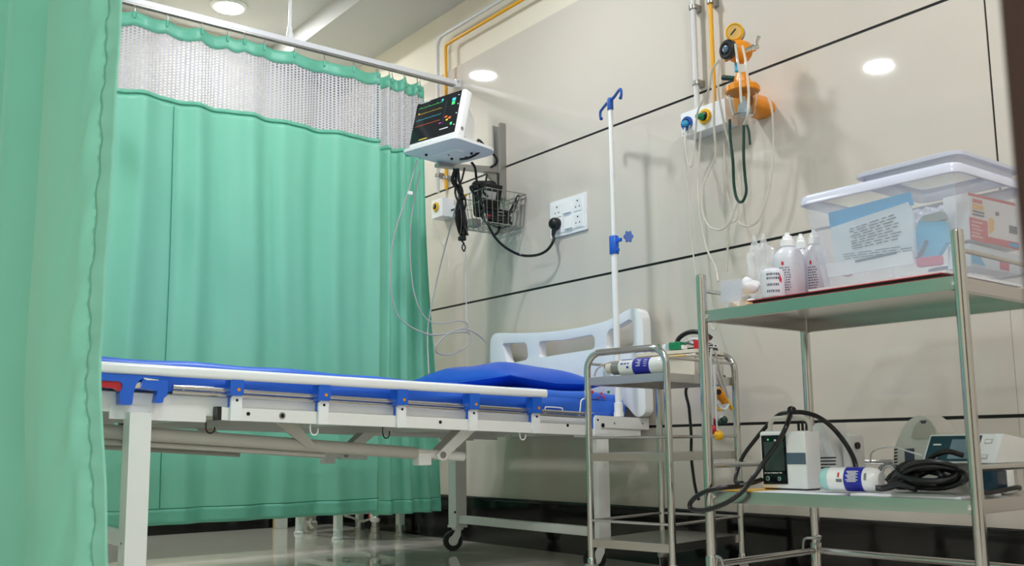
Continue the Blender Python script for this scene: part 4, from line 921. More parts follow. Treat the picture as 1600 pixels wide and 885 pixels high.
# items on the lid
def lump(name, label, cat, c, parts, group=None):
    t = thing(name, label, cat, c, group=group)
    for nm, m, cc, dd_, bev, R_ in parts: B().box(V(cc), dd_, bev, R=R_, seg=3).build(nm, m, t)
    return t
g1 = trp(-.03, .03, .088)
gm = thing('green_strap_roll', 'green rolled limb strap on the arched trolley tray', 'strap', g1)
B().lathe(g1 + V((0, 0, .013)) - su * .03, su, [(.006, 0), (.013, .003), (.013, .03), (.010, .032)], 14).build('roll', 'green', gm)
B().lathe(g1 + V((0, 0, .013)) + su * .012 + sv * .01, su, [(.006, 0), (.0125, .003), (.0125, .016)], 14).build('clasp', 'packet', gm)
g2 = trp(.045, .03, .088)
gm2 = thing('green_clamp', 'green limb clamp electrode beside the black pouch', 'clamp', g2)
B().box(g2 + V((0, 0, .014)), (.046, .04, .026), .004, R=TR2).build('clamp_body', 'green', gm2)
B().box(g2 + V((0, 0, .0085)) + su * .026, (.006, .03, .014), .002, R=TR2).build('clamp_jaw', 'white', gm2)
pch = trp(.06, .125, .088)
pouch = thing('leads_pouch', 'black pouch with red and grey leads heaped on the arched trolley', 'pouch', pch)
B().prism(pch, su, sv, dz_, rrect(.12, .11, .03), .010).build('pouch_base', 'black', pouch)
B().tube([pch + su * (x * 1.15) + sv * y + V((0, 0, z * 1.35)) for x, y, z in ((-.05, -.04, .012), (-.045, -.03, .035), (-.01, -.03, .048), (.03, -.03, .045), (.055, -.03, .034), (.065, -.03, .028))], .008, 10, smooth=4).build('pouch_flap', 'black', pouch)
B().tube([pch + su * (x * 1.15) + sv * y + V((0, 0, z * 1.35)) for x, y, z in ((-.03, -.045, .018), (.0, -.045, .025), (.03, -.04, .027), (.055, -.04, .024))], .008, 8, smooth=3).build('grey_lead', 'grey_cable', pouch)
B().tube([pch + su * (x * 1.15) + sv * y + V((0, 0, z * 1.35)) for x, y, z in ((.02, -.05, .015), (.04, -.05, .022), (.065, -.045, .026))], .0065, 8, smooth=3).build('red_lead', 'red', pouch)
B().box(pch + su * .055 + sv * -.068 + V((0, 0, .0165)), (.045, .012, .032), .004, R=TR2).build('red_clip', 'red', pouch)
for k in range(4): B().tube([pch + su * (x * 1.15) + sv * y + V((0, 0, z * 1.35)) for x, y, z in ((-.055 + .01 * k, -.05, .012), (-.02, -.055 + .01 * k, .02 + .004 * k), (.03, -.05, .012 + .005 * k), (.07, -.03 + .01 * k, .01))], .0026, 6, smooth=4).build('thin_lead', 'white' if k % 2 else 'black', pouch)
jar = T2(-.04, .16 - .28, ub)
# small metal cap left of the bottle
cp = T2(-w2 + .022, -d2 + .075, ub)
gl = thing('glass_vial', 'small clear vial with dark cap at the arched trolley corner', 'vial', cp)
B().lathe(cp, (0, 0, 1), [(.011, 0), (.012, .003), (.012, .026), (.008, .03)], 16).build('vial_glass', 'packet', gl)
B().lathe(cp + V((0, 0, .030)), (0, 0, 1), [(.009, 0), (.009, .008)], 14).build('vial_cap', 'black', gl)
cable('grey wire arching over the left side of the arched trolley shelf', [(0, 0)], .002, 'grey_cable') if False else None
gw = [T2(-w2 + .012, -d2 + .02, ub + .004), T2(-w2 + .02, -d2 + .03, ub + .03), T2(-w2 + .05, -d2 + .06, ub + .05), T2(-w2 + .09, -d2 + .09, ub + .052), T2(-w2 + .12, -d2 + .10, ub + .045)]
B().tube(gw, .003, 7, smooth=4).build('grey_lead', 'grey_cable', label='grey lead arching up from the arched trolley corner', cat='cable')
# hanging electrode set at the right end
def rp(px, py, d=.012): # point just outside the right end of the small trolley
    n_ = su; p0_ = T2(w2 + d, 0, 0); r_ = ray(px, py); k = (p0_ - CAM).dot(n_) / r_.dot(n_); return CAM + r_ * k
ym = thing('nebuliser_mask', 'yellow clip electrode hanging on a strap from the arched trolley', 'electrode clip', rp(1128, 640))
B().tube([rp(1114, 560), rp(1117, 575), rp(1122, 592, .016), rp(1130, 612, .016)], .0045, 8, smooth=4).build('strap', 'grey_cable', ym)
B().tube([rp(1122, 610, .022), rp(1126, 618, .022), rp(1131, 630, .022)], [.012, .015, .009], 14, smooth=3).build('clip_head', 'orange', ym)
B().lathe(rp(1123, 613, .036), (ray(1123, 613) * -1), [(.009, -.004), (.009, .002)], 14).build('clip_pad', 'black', ym)
B().tube([rp(1133, 622, .024), rp(1138, 630, .024), rp(1142, 636, .024), rp(1144, 641, .024)], [.005, .006, .006, .005], 10, smooth=3).build('clip_lever', 'yellow', ym)
B().tube([rp(1120, 630, .024), rp(1125, 638, .024), rp(1133, 640, .024), rp(1138, 632, .024)], .0055, 8, smooth=3).build('clip_jaw', 'packet', ym)
B().tube([rp(1119, 636, .026), rp(1123, 641, .026), rp(1128, 640, .026)], .004, 8, smooth=3).build('clip_spring', 'yellow', ym)
def bulb(label, px, py, m, r, d, stem):
    t = thing('suction_bulb', label, 'electrode bulb', rp(px, py, d), group='coloured suction bulbs on the arched trolley')
    c = rp(px, py, d); B().lathe(c, (0, 0, 1), [(r * .35, -r * .98), (r * .75, -r * .7), (r, -r * .1), (r * .92, r * .4), (r * .6, r * .85), (r * .35, r * 1.05)], 20).build('bulb', m, t)
    B().tube([c + V((0, 0, r)), rp(*stem[0], d), rp(*stem[1], d * .7)], .0028, 8, smooth=3).build('stem', 'grey_cable', t)
bulb('upper red rubber bulb hanging behind the front trolley post', 1113, 659, 'brick_red', .012, .034, ((1112, 648), (1109, 566)))
bulb('lower red rubber bulb hanging behind the front trolley post', 1114, 672, 'red', .014, .062, ((1113, 655), (1112, 566)))
bulb('dark green rubber bulb hanging above the yellow ball', 1131, 657, 'green_dark', .013, .046, ((1119, 648), (1115, 570)))
bulb('round yellow rubber bulb at the bottom of the hanging leads', 1123, 681, 'yellow', .015, .100, ((1120, 664), (1115, 570)))
bulb('small dark green stem piece above the yellow bulb', 1122, 660, 'green_dark', .009, .058, ((1120, 650), (1117, 570)))
G6 = 'grey straps hanging from the arched trolley'
for lab, pts, r in (('grey ribbon lead hanging beside the front steel post', [(1112, 545), (1110, 575), (1112, 605), (1111, 640), (1114, 660)], .0045), ('grey ribbon lead hanging down to the yellow clip', [(1117, 548), (1126, 585), (1134, 610), (1138, 622)], .004)):
    B().tube([rp(*p, .0135) for p in pts], r, 8, smooth=4).build('ribbon_lead', 'grey_cable', label=lab, cat='lead', group=G6)
bcx = [wy(x, y, 2.66) for x, y in ((1075, 604), (1077, 640), (1080, 680), (1080, 712), (1083, 740), (1087, 765), (1092, 782))]
bcx = [T2(.10, d2 + .02, SZ[0] + .01), T2(.10, d2 + .03, SZ[0] - .02)] + bcx
B().tube(bcx, .0055, 8, smooth=5).build('hanging_cable', 'black_cable', label='black cord hanging behind the arched trolley', cat='cable')
# ------------------------------------------------------------------ things on the upper shelf of the large trolley
def slab(name, m, quad, Y, t, parent=None, **k):
    """flat packet: four picture corners on the plane Y, thickness t to the back"""
    q = [wy(x, y, Y) for x, y in quad]; n_ = len(q)
    return B().add(q + [p + V((0, t, 0)) for p in q], [tuple(range(n_)), tuple(range(n_, 2 * n_))[::-1]] + [(i, n_ + i, n_ + (i + 1) % n_, (i + 1) % n_) for i in range(n_)]).build(name, m, parent, **k)
def slabx(name, m, quad, X, t, parent=None, **k):
    q = [wx(x, y, X) for x, y in quad]; n_ = len(q)
    for p in q: p.y = min(p.y, 2.345)
    return B().add(q + [p + V((-t, 0, 0)) for p in q], [tuple(range(n_)), tuple(range(n_, 2 * n_))[::-1]] + [(i, n_ + i, n_ + (i + 1) % n_, (i + 1) % n_) for i in range(n_)]).build(name, m, parent, **k)
def prints(parent, m, quad, Y, rows, fill=.8, seed=1, h_=.45):
    """lines of illegible print inside a picture quad TL TR BR BL"""
    r_ = random.Random(seed); b = B(); q = [wy(x, y, Y) for x, y in quad]
    f = lambda u, v: (q[0] * (1 - u) + q[1] * u) * (1 - v) + (q[3] * (1 - u) + q[2] * u) * v
    for k in range(rows):
        u = r_.uniform(0, .1)
        while u < fill:
            w__ = r_.uniform(.06, .2); v0, v1 = (k + .2) / rows, (k + .2 + h_) / rows; u1 = min(1, u + w__)
            P4 = [f(u, v0), f(u1, v0), f(u1, v1), f(u, v1)]; d_ = V((0, -.0008, 0))
            b.add([p + d_ for p in P4] + [p for p in P4], [(0, 1, 2, 3), (4, 7, 6, 5), (0, 4, 5, 1), (1, 5, 6, 2), (2, 6, 7, 3), (3, 7, 4, 0)]); u = u1 + r_.uniform(.02, .06)
    return b.build('print', m, parent, kind='stuff')
def flatpoly(name, m, pts, z, t, **k): return B().prism(V((0, 0, z)), V((1, 0, 0)), V((0, 1, 0)), V((0, 0, 1)), [(T1(x, y, 0).x, T1(x, y, 0).y) for x, y in pts], t).build(name, m, **k)
z0 = UZ + .0005
fo = thing('file_folder', 'maroon file folder lying under the storage box on the upper shelf', 'folder', T1(.05, -.1, z0))
flatpoly('cover', 'brick_red', [(-.205, -.222), (.30, -.222), (.30, .06), (-.205, .06)], z0, .002, parent=fo)
flatpoly('pages', 'black', [(-.19, -.216), (.295, -.216), (.295, .055), (-.19, .055)], z0 + .002, .007, parent=fo)
flatpoly('cover', 'brick_red', [(-.205, -.222), (.30, -.222), (.30, .06), (-.205, .06)], z0 + .009, .002, parent=fo)
z1 = z0 + .0115
mg = flatpoly('magazine', 'paper', [(-.03, -.215), (.305, -.21), (.31, .14), (-.02, .14)], z1, .006, label='white magazine lying between folder and storage box', cat='magazine')
z2 = z1 + .0065
bxY0 = 2.030
boxo = thing('storage_box', 'large clear plastic storage box packed with medical supplies', 'storage box', V((-1.25, 2.19, z2)))
L0, L1, R0, R1 = -1.408, -1.448, -1.078, -1.066      # bottom / top left, bottom / top right
D0, D1 = 2.36, 2.375; zt = 1.052
def shell(inset, zb_, ztp):
    return [V((L0 + inset, bxY0 + .012 + inset, zb_)), V((R0 - inset, bxY0 + .018 + inset, zb_)), V((R0 - inset, D0 - inset, zb_)), V((L0 + inset, D0 - inset, zb_)), V((L1 + inset, bxY0 + inset, ztp)), V((R1 - inset, bxY0 + .012 + inset, ztp)), V((R1 - inset, D1 - inset, ztp)), V((L1 + inset, D1 - inset, ztp))]
wl_ = []
o8 = shell(0, z2, zt); 
def wall4(name, i, j):
    a, b, c, d = o8[i], o8[j], o8[4 + j], o8[4 + i]; nn = (b - a).cross(d - a).normalized() * .0022
    return B().add([a, b, c, d, a + nn, b + nn, c + nn, d + nn], [(0, 1, 2, 3), (7, 6, 5, 4), (0, 4, 5, 1), (1, 5, 6, 2), (2, 6, 7, 3), (3, 7, 4, 0)]).build(name, 'box_clear', boxo)
for nm, i, j in (('front_wall', 1, 0), ('side_wall', 2, 1), ('back_wall', 3, 2), ('side_wall', 0, 3)): wall4(nm, i, j)
B().add([p for p in o8[:4]] + [p + V((0, 0, .002)) for p in o8[:4]], [(0, 1, 2, 3), (7, 6, 5, 4), (0, 4, 5, 1), (1, 5, 6, 2), (2, 6, 7, 3), (3, 7, 4, 0)]).build('floor_panel', 'box_clear', boxo)
rm = []
for (dx, z_, ) in ((-.010, zt - .022), (-.014, zt - .020), (-.012, zt - .002), (-.006, zt + .004), (.004, zt + .003)):
    rm.append([V((L1 + dx, bxY0 + dx, z_)), V((R1 - dx, bxY0 + .012 + dx, z_)), V((R1 - dx, D1 - dx, z_)), V((L1 + dx, D1 - dx, z_))])
def ring_round(c4, r=.03, n=5):
    return [V((x, y, c4[0].z)) for x, y in rpoly([(p.x, p.y) for p in c4], r, n)]
rows_ = [ring_round(c4) for c4 in rm]; n = len(rows_[0])
B().add([p for r_ in rows_ for p in r_], [(j * n + i, j * n + (i + 1) % n, (j + 1) * n + (i + 1) % n, (j + 1) * n + i) for j in range(len(rows_) - 1) for i in range(n)]).build('rim', 'box_rim', boxo, solid=.0015, sharp=60)
ldp = thing('box_lid', 'clear plastic lid set on top of the storage box', 'lid', V((-1.2, 2.2, zt + .0045)))
def lid_c(i_, z_): return [V((-1.335 + i_, 2.075 + i_, z_)), V((-1.07 - i_, 2.075 + i_, z_)), V((-1.07 - i_, 2.37 - i_, z_)), V((-1.335 + i_, 2.37 - i_, z_))]
rows_ = [ring_round(lid_c(i_, z_)) for i_, z_ in ((.012, zt + .0052), (.010, zt + .030), (-.002, zt + .031), (-.002, zt + .040), (.006, zt + .043), (.02, zt + .040))]
n = len(rows_[0])
B().add([p for r_ in rows_ for p in r_], [(j * n + i, j * n + (i + 1) % n, (j + 1) * n + (i + 1) % n, (j + 1) * n + i) for j in range(len(rows_) - 1) for i in range(n)]).build('lid_skirt', 'box_rim', ldp, solid=.0012, sharp=60)
B().prism(V((0, 0, zt + .0385)), (1, 0, 0), (0, 1, 0), (0, 0, 1), [(p.x, p.y) for p in ring_round(lid_c(.018, 0))], .002).build('lid_panel', 'box_clear', ldp)
# contents of the box
kp = thing('catheter_packet', 'medical packet with bright blue header inside the storage box', 'packet', wy(1360, 420, 2.07))
slab('header', 'cyan', [(1294, 333), (1421, 300), (1426, 320), (1297, 357)], 2.070, .006, kp)
sh_ = slab('sleeve', 'packet', [(1298, 356), (1418, 316), (1424, 330), (1430, 402), (1304, 412)], 2.066, .010, kp)
prints(sh_, 'print', [(1326, 358), (1408, 330), (1414, 374), (1330, 392)], 2.0655, 9, .85, 4, .35)
prints(sh_, 'slate', [(1310, 398), (1424, 382), (1426, 394), (1312, 408)], 2.0655, 3, .9, 5, .3)
kp2 = thing('syringe_packet', 'white packet with grey syringe print low in the storage box', 'packet', wy(1350, 425, 2.06))
s2_ = slab('sleeve', 'paper', [(1290, 412), (1425, 392), (1428, 412), (1294, 434)], 2.057, .006, kp2); slab('syringe_print', 'slate', [(1335, 407), (1400, 393), (1401, 397), (1337, 411)], 2.0562, .001, s2_)
B().box(V((wy(1382, 417, 2.10).x, 2.15, z2 + .0145)), (.19, .06, .022), .003).build('supply_carton', 'pink', label='long pink carton on the floor of the storage box', cat='carton')
B().box(wy(1290, 428, 2.066) + V((.028, .040, .004)), (.018, .04, .020), .003).build('supply_carton', 'pink', label='small pink carton in the left corner of the storage box', cat='carton')
bg = thing('glove_packet', 'light blue packet with silver seal standing in the storage box', 'packet', wy(1450, 400, 2.09))
slab('sleeve', 'cyan_light', [(1436, 345), (1474, 346), (1478, 378), (1464, 400), (1426, 404), (1430, 368)], 2.085, .02, bg)
slab('seal', 'silver_cap', [(1440, 338), (1470, 330), (1476, 342), (1468, 345), (1442, 347)], 2.083, .02, bg)
B().tube([wy(1431, 404, 2.08), wy(1440, 392, 2.08), wy(1448, 376, 2.08)], .004, 8).build('tube_end', 'slate', bg)
dk_ = thing('kidney_dish', 'slate blue plastic dish lying in the storage box', 'dish', wy(1470, 400, 2.15))
B().lathe(V((-1.205, 2.245, z2 + .003)), (0, 0, 1), [(.025, 0), (.038, .004), (.046, .045), (.043, .045), (.035, .007), (.02, .004)], 24).build('dish_bowl', 'slate', dk_)
pkb = thing('red_pack', 'small crimson pack in front of the blue packet inside the box', 'packet', wy(1450, 408, 2.066))
B().box(wy(1453, 409, 2.078), (.06, .020, .022), .006, R=ry3(.05)).build('pack', 'pink', pkb)
for k, c in enumerate((V((-1.375, 2.26, zt - .058)), V((-1.275, 2.27, zt - .058)), V((-1.198, 2.22, zt - .075)))):
    bb_ = bmesh.new(); bmesh.ops.create_icosphere(bb_, subdivisions=3, radius=.040)
    r_ = random.Random(k + 20); ph = [r_.uniform(0, 6) for _ in range(6)]
    vs = []
    for q in bb_.verts: d_ = 1 + .18 * math.sin(9 * q.co.normalized().x + ph[0]) * math.sin(8 * q.co.normalized().z + ph[1]); vs.append(c + V((q.co.x * 1.0 * d_, q.co.y * .8 * d_, q.co.z * .75 * d_)))
    bb_.verts.index_update(); B().add(vs, [[q.index for q in f.verts] for f in bb_.faces]).build('supply_bag', 'box_rim', label=('crumpled pale plastic bag at the left inside the storage box', 'crumpled pale plastic bag in the middle of the storage box', 'crumpled pale plastic bag at the right inside the storage box')[k], cat='plastic bag', group='pale bags in the storage box'); bb_.free()
ct = thing('supply_carton', 'red and white printed carton behind the right side of the storage box', 'carton', wx(1555, 385, -1.09))
XC = -1.083
slabx('carton_body', 'paper', [(1513, 301), (1640, 333), (1640, 402), (1517, 374)], XC, .06, ct)
slabx('red_band', 'print_red', [(1513, 301), (1640, 333), (1640, 337), (1513, 305)], XC + .0008, .001, ct)
slabx('red_panel', 'print_red', [(1515, 339), (1543, 346), (1544, 381), (1517, 374)], XC + .0008, .001, ct)
slabx('red_band', 'print_red', [(1544, 370), (1640, 391), (1640, 402), (1544, 380)], XC + .0008, .001, ct)
slabx('red_print', 'print_red', [(1520, 310), (1535, 314), (1535, 319), (1520, 316)], XC + .0008, .001, ct)
slabx('yellow_print', 'yellow', [(1520, 318), (1537, 322), (1537, 329), (1520, 326)], XC + .0008, .001, ct)
for k in range(2): slabx('grey_print', 'print', [(1520, 328 + 5 * k), (1538, 332 + 5 * k), (1538, 335 + 5 * k), (1520, 331 + 5 * k)], XC + .0008, .001, ct)
slabx('yellow_print', 'yellow', [(1546, 341), (1550, 340), (1554, 346), (1553, 360), (1547, 366), (1545, 352)], XC + .0008, .001, ct)
for k in range(5): slabx('white_print', 'white', [(1519, 345 + 5.6 * k), (1536 - (k % 2) * 5, 349 + 5.6 * k), (1536 - (k % 2) * 5, 350.4 + 5.6 * k), (1519, 346.4 + 5.6 * k)], XC + .0016, .001, ct)
slabx('dark_print', 'print', [(1556, 331), (1561, 332), (1561, 338), (1556, 337)], XC + .0008, .001, ct)
slabx('dark_print', 'print', [(1577, 352), (1590, 355), (1590, 367), (1577, 364)], XC + .0008, .001, ct)
slabx('blue_print', 'cyan', [(1578, 379), (1592, 382), (1592, 388), (1578, 385)], XC + .0016, .001, ct)
lo = thing('supply_carton', 'low pale carton with blue patches at the bottom right of the box', 'carton', wx(1550, 420, -1.09))
slabx('carton_body', 'packet', [(1515, 380), (1630, 408), (1630, 436), (1515, 416)], XC, .05, lo)
slabx('blue_patch', 'cyan_light', [(1518, 396), (1530, 398), (1540, 416), (1519, 411)], XC + .0008, .001, lo)
slabx('mauve_patch', 'pink', [(1562, 402), (1577, 405), (1577, 424), (1563, 421)], XC + .0008, .001, lo)

# bottles
def bottle(label, px, py, zz, h_, r, caps, seed):
    c = wy(px, 430, py); c.z = zz; t = thing('spirit_bottle', label, 'bottle', c, group='white plastic bottles on the upper shelf')
    bd_ = B().lathe(c, (0, 0, 1), [(r * .92, 0), (r, .005), (r, h_ * .58), (r * .93, h_ * .66), (r * .70, h_ * .74), (r * .42, h_ * .78), (r * .40, h_ * .80)], 32).build('body', 'bottle', t)
    cp_ = B().lathe(c + V((0, 0, h_ * .795)), (0, 0, 1), [(r * .46, 0), (r * .46, h_ * .09), (r * .34, h_ * .105), (r * .30, h_ * .15), (r * .17, h_ * .165), (r * .15, h_ * .20)], 24).build('cap', 'white_gloss', t)
    fm_ = cylmap(c, (0, 0, 1), r); u_, v_, _ = basis((0, 0, 1)); dc = (CAM - c).normalized(); a0 = math.atan2(dc.dot(v_), dc.dot(u_)); r_ = random.Random(seed)
    b = B()
    for k in range(10):
        v0 = h_ * (.14 + .035 * k); aa = a0 - .62
        while aa < a0 + .05: w__ = r_.uniform(.05, .16); q = [fm_(aa, v0), fm_(aa + w__, v0), fm_(aa + w__, v0 + h_ * .014), fm_(aa, v0 + h_ * .014)]; b.add([p for p, _ in q], [(0, 1, 2, 3)]); aa += w__ + r_.uniform(.03, .09)
    b.build('label_print', 'print', bd_, kind='stuff')
    B().add([p for p, _ in (fm_(a0 - .45, h_ * .50), fm_(a0 - .30, h_ * .50), fm_(a0 - .30, h_ * .55), fm_(a0 - .45, h_ * .55))], [(0, 1, 2, 3)]).build('label_mark', 'print_red', bd_)
    B().add([p for p, _ in (fm_(a0 + .35, h_ * .50), fm_(a0 + .75, h_ * .50), fm_(a0 + .75, h_ * .515), fm_(a0 + .35, h_ * .515))], [(0, 1, 2, 3)]).build('label_mark', 'print_blue' if seed == 2 else 'mint', bd_)
    return t
zf = z0 + .0115
bottle('front white plastic bottle with printed label beside the plastic bag', 1233, 2.068, zf, .180, .040, 0, 1)
bottle('white plastic bottle with blue print next to the storage box', 1275, 2.140, zf, .192, .032, 0, 2)
bottle('rear white plastic bottle whose cap shows between the two others', 1254, 2.215, zf, .207, .032, 0, 3)
c = wy(1203, 450, 1.966); c.z = zf; sj = thing('labelled_jar', 'short white jar with black print wrapped in the clear bag', 'jar', c)
jb_ = B().lathe(c + V((0, .012, 0)), (0, 0, 1), [(.026, 0), (.029, .003), (.029, .062), (.025, .070), (.018, .074)], 26).build('body', 'bottle', sj)
fm_ = cylmap(c + V((0, .012, 0)), (0, 0, 1), .029); u_, v_, _ = basis((0, 0, 1)); dc = (CAM - c).normalized(); a0 = math.atan2(dc.dot(v_), dc.dot(u_)); b = B(); r_ = random.Random(9)
for v0 in (.012, .028, .044, .054):
    aa = a0 - .5
    while aa < a0 + .5: w__ = r_.uniform(.06, .14); b.add([p for p, _ in (fm_(aa, v0), fm_(aa + w__, v0), fm_(aa + w__, v0 + .006), fm_(aa, v0 + .006))], [(0, 1, 2, 3)]); aa += w__ + .06
b.build('label_print', 'print', jb_, kind='stuff')
B().add([p for p, _ in (fm_(a0 + .55, .040), fm_(a0 + .8, .034), fm_(a0 + .85, .044), fm_(a0 + .6, .060))], [(0, 1, 2, 3)]).build('label_mark', 'print_red', jb_)
def blob(name, label, cat, c, rad, m, seed, amp=.15, fq=5, sub=3, group=None):
    bb_ = bmesh.new(); bmesh.ops.create_icosphere(bb_, subdivisions=sub, radius=1); r_ = random.Random(seed); K = [V((r_.uniform(-1, 1), r_.uniform(-1, 1), r_.uniform(-1, 1))) * fq for _ in range(5)]; ph = [r_.uniform(0, 6) for _ in range(5)]
    vs = []
    for q in bb_.verts:
        n_ = q.co.normalized(); d_ = 1 + amp * sum(math.sin(k.dot(n_) + p) for k, p in zip(K, ph)) / 2.2; z_ = n_.z * rad[2] * d_
        vs.append(V(c) + V((n_.x * rad[0] * d_, n_.y * rad[1] * d_, max(z_, -rad[2] * .92))))
    bb_.verts.index_update(); o = B().add(vs, [[q.index for q in f.verts] for f in bb_.faces]).build(name, m, label=label, cat=cat, group=group, sharp=180); bb_.free(); return o
cb = wy(1190, 440, 2.125); cb.z = z0; blob('plastic_bag', 'crumpled clear plastic bag around the jar beside the bottles', 'plastic bag', cb + V((0, 0, .099)), (.034, .038, .100), 'film', 31, .22, 9, 5)
GC = 'cotton wads on the upper shelf'
for lab, px, py, rd in (('upper cotton wad leaning on the labelled jar', 1166, 446, .027), ('large cotton wad low at the shelf end', 1150, 466, .028), ('flat cotton piece at the shelf front edge', 1172, 468, .018)):
    c = wy(px, py, 2.03 if 'flat' not in lab else 2.0); c.z = z0; blob('cotton_wad', lab, 'cotton wad', c + V((0, .01, rd * (1.55 if 'upper' in lab else .75 if 'large' in lab else .55) + .004 + (.018 if 'upper' in lab else 0))), (rd, rd, rd * (.8 if 'flat' not in lab else .6)), 'cotton', px, .16, 5, 3, GC)
pt_ = thing('plastic_pouch', 'pale blue translucent pouch at the left end of the upper shelf', 'pouch', T1(-.28, -.08, z0))
for k, (q, Y_) in enumerate(((((1126, 442), (1158, 437), (1158, 470), (1126, 474)), 1.972),)):
    slab('pouch_front', 'box_rim', q, Y_, .003, pt_)
slab('pouch_back', 'box_clear', ((1126, 439), (1158, 434), (1158, 468), (1126, 472)), 1.980, .003, pt_)
flatpoly('cardboard_sheet', 'beige_edge', [(-.30, -.218), (-.21, -.218), (-.21, -.10), (-.30, -.10)], z0 - .0003, .0015, label='thin tan cardboard sheet under the cotton wads', cat='cardboard')

# ------------------------------------------------------------------ things on the lower shelf
zl = LZ + .0005
flatpoly('paper_sheet', 'paper', [(-.21, -.222), (.02, -.222), (.03, .0), (-.2, .0)], zl, .0012, label='white paper sheets under the handheld unit on the lower shelf', cat='paper')
flatpoly('yellow_sheet', 'yellow', [(-.31, -.218), (-.212, -.218), (-.212, -.06), (-.31, -.06)], zl, .0012, label='yellow sheet at the left front of the lower shelf', cat='paper')
flatpoly('paper_stack', 'paper', [(.05, -.216), (.30, -.210), (.30, -.03), (.06, -.02)], zl, .004, label='stack of papers under the black cable heap', cat='paper')
flatpoly('notebook', 'silver_cap', [(.15, -.219), (.29, -.212), (.29, -.12), (.15, -.12)], zl + .0045, .003, label='thin grey notebook under the black cable heap', cat='notebook')
zl += .0015
dY_ = 2.052
a, b, c_, d_ = wy(1186, 675, dY_), wy(1258, 673, dY_), wy(1261, 763, dY_), wy(1190, 761, dY_)
hx0, hx1, hz0, hz1 = (a.x + d_.x) / 2, (b.x + c_.x) / 2, zl, (a.z + b.z) / 2
un = thing('vital_signs_unit', 'white portable vital signs unit with dark panel and carrying handle', 'medical device', V(((hx0 + hx1) / 2, dY_ + .03, zl)))
B().span((hx0, dY_, hz0 + .003), (hx1, dY_ + .062, hz1), .006).build('case', 'white_gloss', un)
B().span((hx0 + .006, dY_ + .006, hz0), (hx1 - .006, dY_ + .058, hz0 + .004)).build('base', 'black', un)
pn = slab('front_panel', 'dark_screen', [(1189, 681), (1227, 680), (1231, 757), (1193, 757)], dY_ - .0016, .0016, un)
slab('display', 'lcd_dark', [(1193, 691), (1224, 690), (1226, 736), (1196, 736)], dY_ - .0024, .001, pn)
slab('window', 'slate', [(1229, 708), (1258, 708), (1259, 726), (1229, 726)], dY_ - .001, .001, un)
for x, y, m, r in ((1200, 748, 'mint', .0055), (1218, 748.5, 'mint', .0048), (1200, 687.5, 'scr_green', .0026), (1211, 688.5, 'white', .0026)):
    p = wy(x, y, dY_ - .0016); o = B().lathe(p, (0, -1, 0), [(r, 0), (r, .0012)], 18).build('button' if y > 700 else 'indicator', m, pn)
    if y > 700: B().lathe(p + V((0, -.0012, 0)), (0, -1, 0), [(r * .72, 0), (r * .72, .0006)], 18).build('button_face', 'lcd_dark', o)
prints(pn, 'white', [(1194, 738.5), (1223, 738), (1223, 741), (1194, 741)], dY_ - .0018, 1, .95, 3)
hy = dY_ + .03
B().tube([V((hx0 + .012, hy, hz1 - .002)), V((hx0 + .013, hy, hz1 + .018)), V((hx0 + .022, hy, hz1 + .030)), V((hx0 + .04, hy, hz1 + .033)), V((hx1 - .03, hy, hz1 + .031)), V((hx1 - .012, hy, hz1 + .026)), V((hx1 - .006, hy, hz1 + .014)), V((hx1 - .006, hy, hz1 - .002))], .006, 10, smooth=4).build('handle', 'bed_grey', un)
for k in range(3): B().span((hx0 + .085 + k * .012, hy + .014, hz1 - .001), (hx0 + .090 + k * .012, hy + .02, hz1 + .024), .001).build('rear_post', 'black', un)
# nebuliser compressor behind it
ny0 = 2.21; xa, xb = wy(1270, 700, ny0).x, wy(1309, 700, ny0).x
nb = thing('compressor', 'white nebuliser compressor with slotted side behind the vital signs unit', 'medical device', V((xa, ny0 + .06, zl)))
poly = [(1268, 668), (1276, 661), (1284, 661), (1290, 670), (1300, 700), (1307, 716), (1309, 760), (1262, 762), (1258, 690)]
q = [wy(x, y, ny0) for x, y in poly]; zmin = min(p.z for p in q); pl = [(p.x, max(p.z, zl) if p.z > zl + .012 else zl) for p in q]
B().prism((0, ny0, 0), (1, 0, 0), (0, 0, 1), (0, 1, 0), rpoly(pl, .012, 4), .10).build('case', 'white_gloss', nb)
for k in range(5):
    y = 715 + k * 5.2; slab('vent_slot', 'hole', [(1279, y), (1306, y - .5), (1306, y + 1.6), (1279, y + 2)], ny0 - .0006, .001, nb)
B().tube([wy(1272 + 14 * math.cos(t) , 712 - 26 * math.sin(t), ny0 - .002) for t in [k * math.pi / 18 for k in range(2, 10)]], .004, 6).build('moulded_arc', 'white', nb)
B().span((xb - .004, ny0 + .02, zl), (xb + .022, ny0 + .09, .47), .01).build('rear_hump', 'white_gloss', nb)
B().lathe(V((xb + .022, ny0 + .05, .44)), (1, 0, 0), [(.009, 0), (.009, .006)], 14).build('switch', 'black', nb)
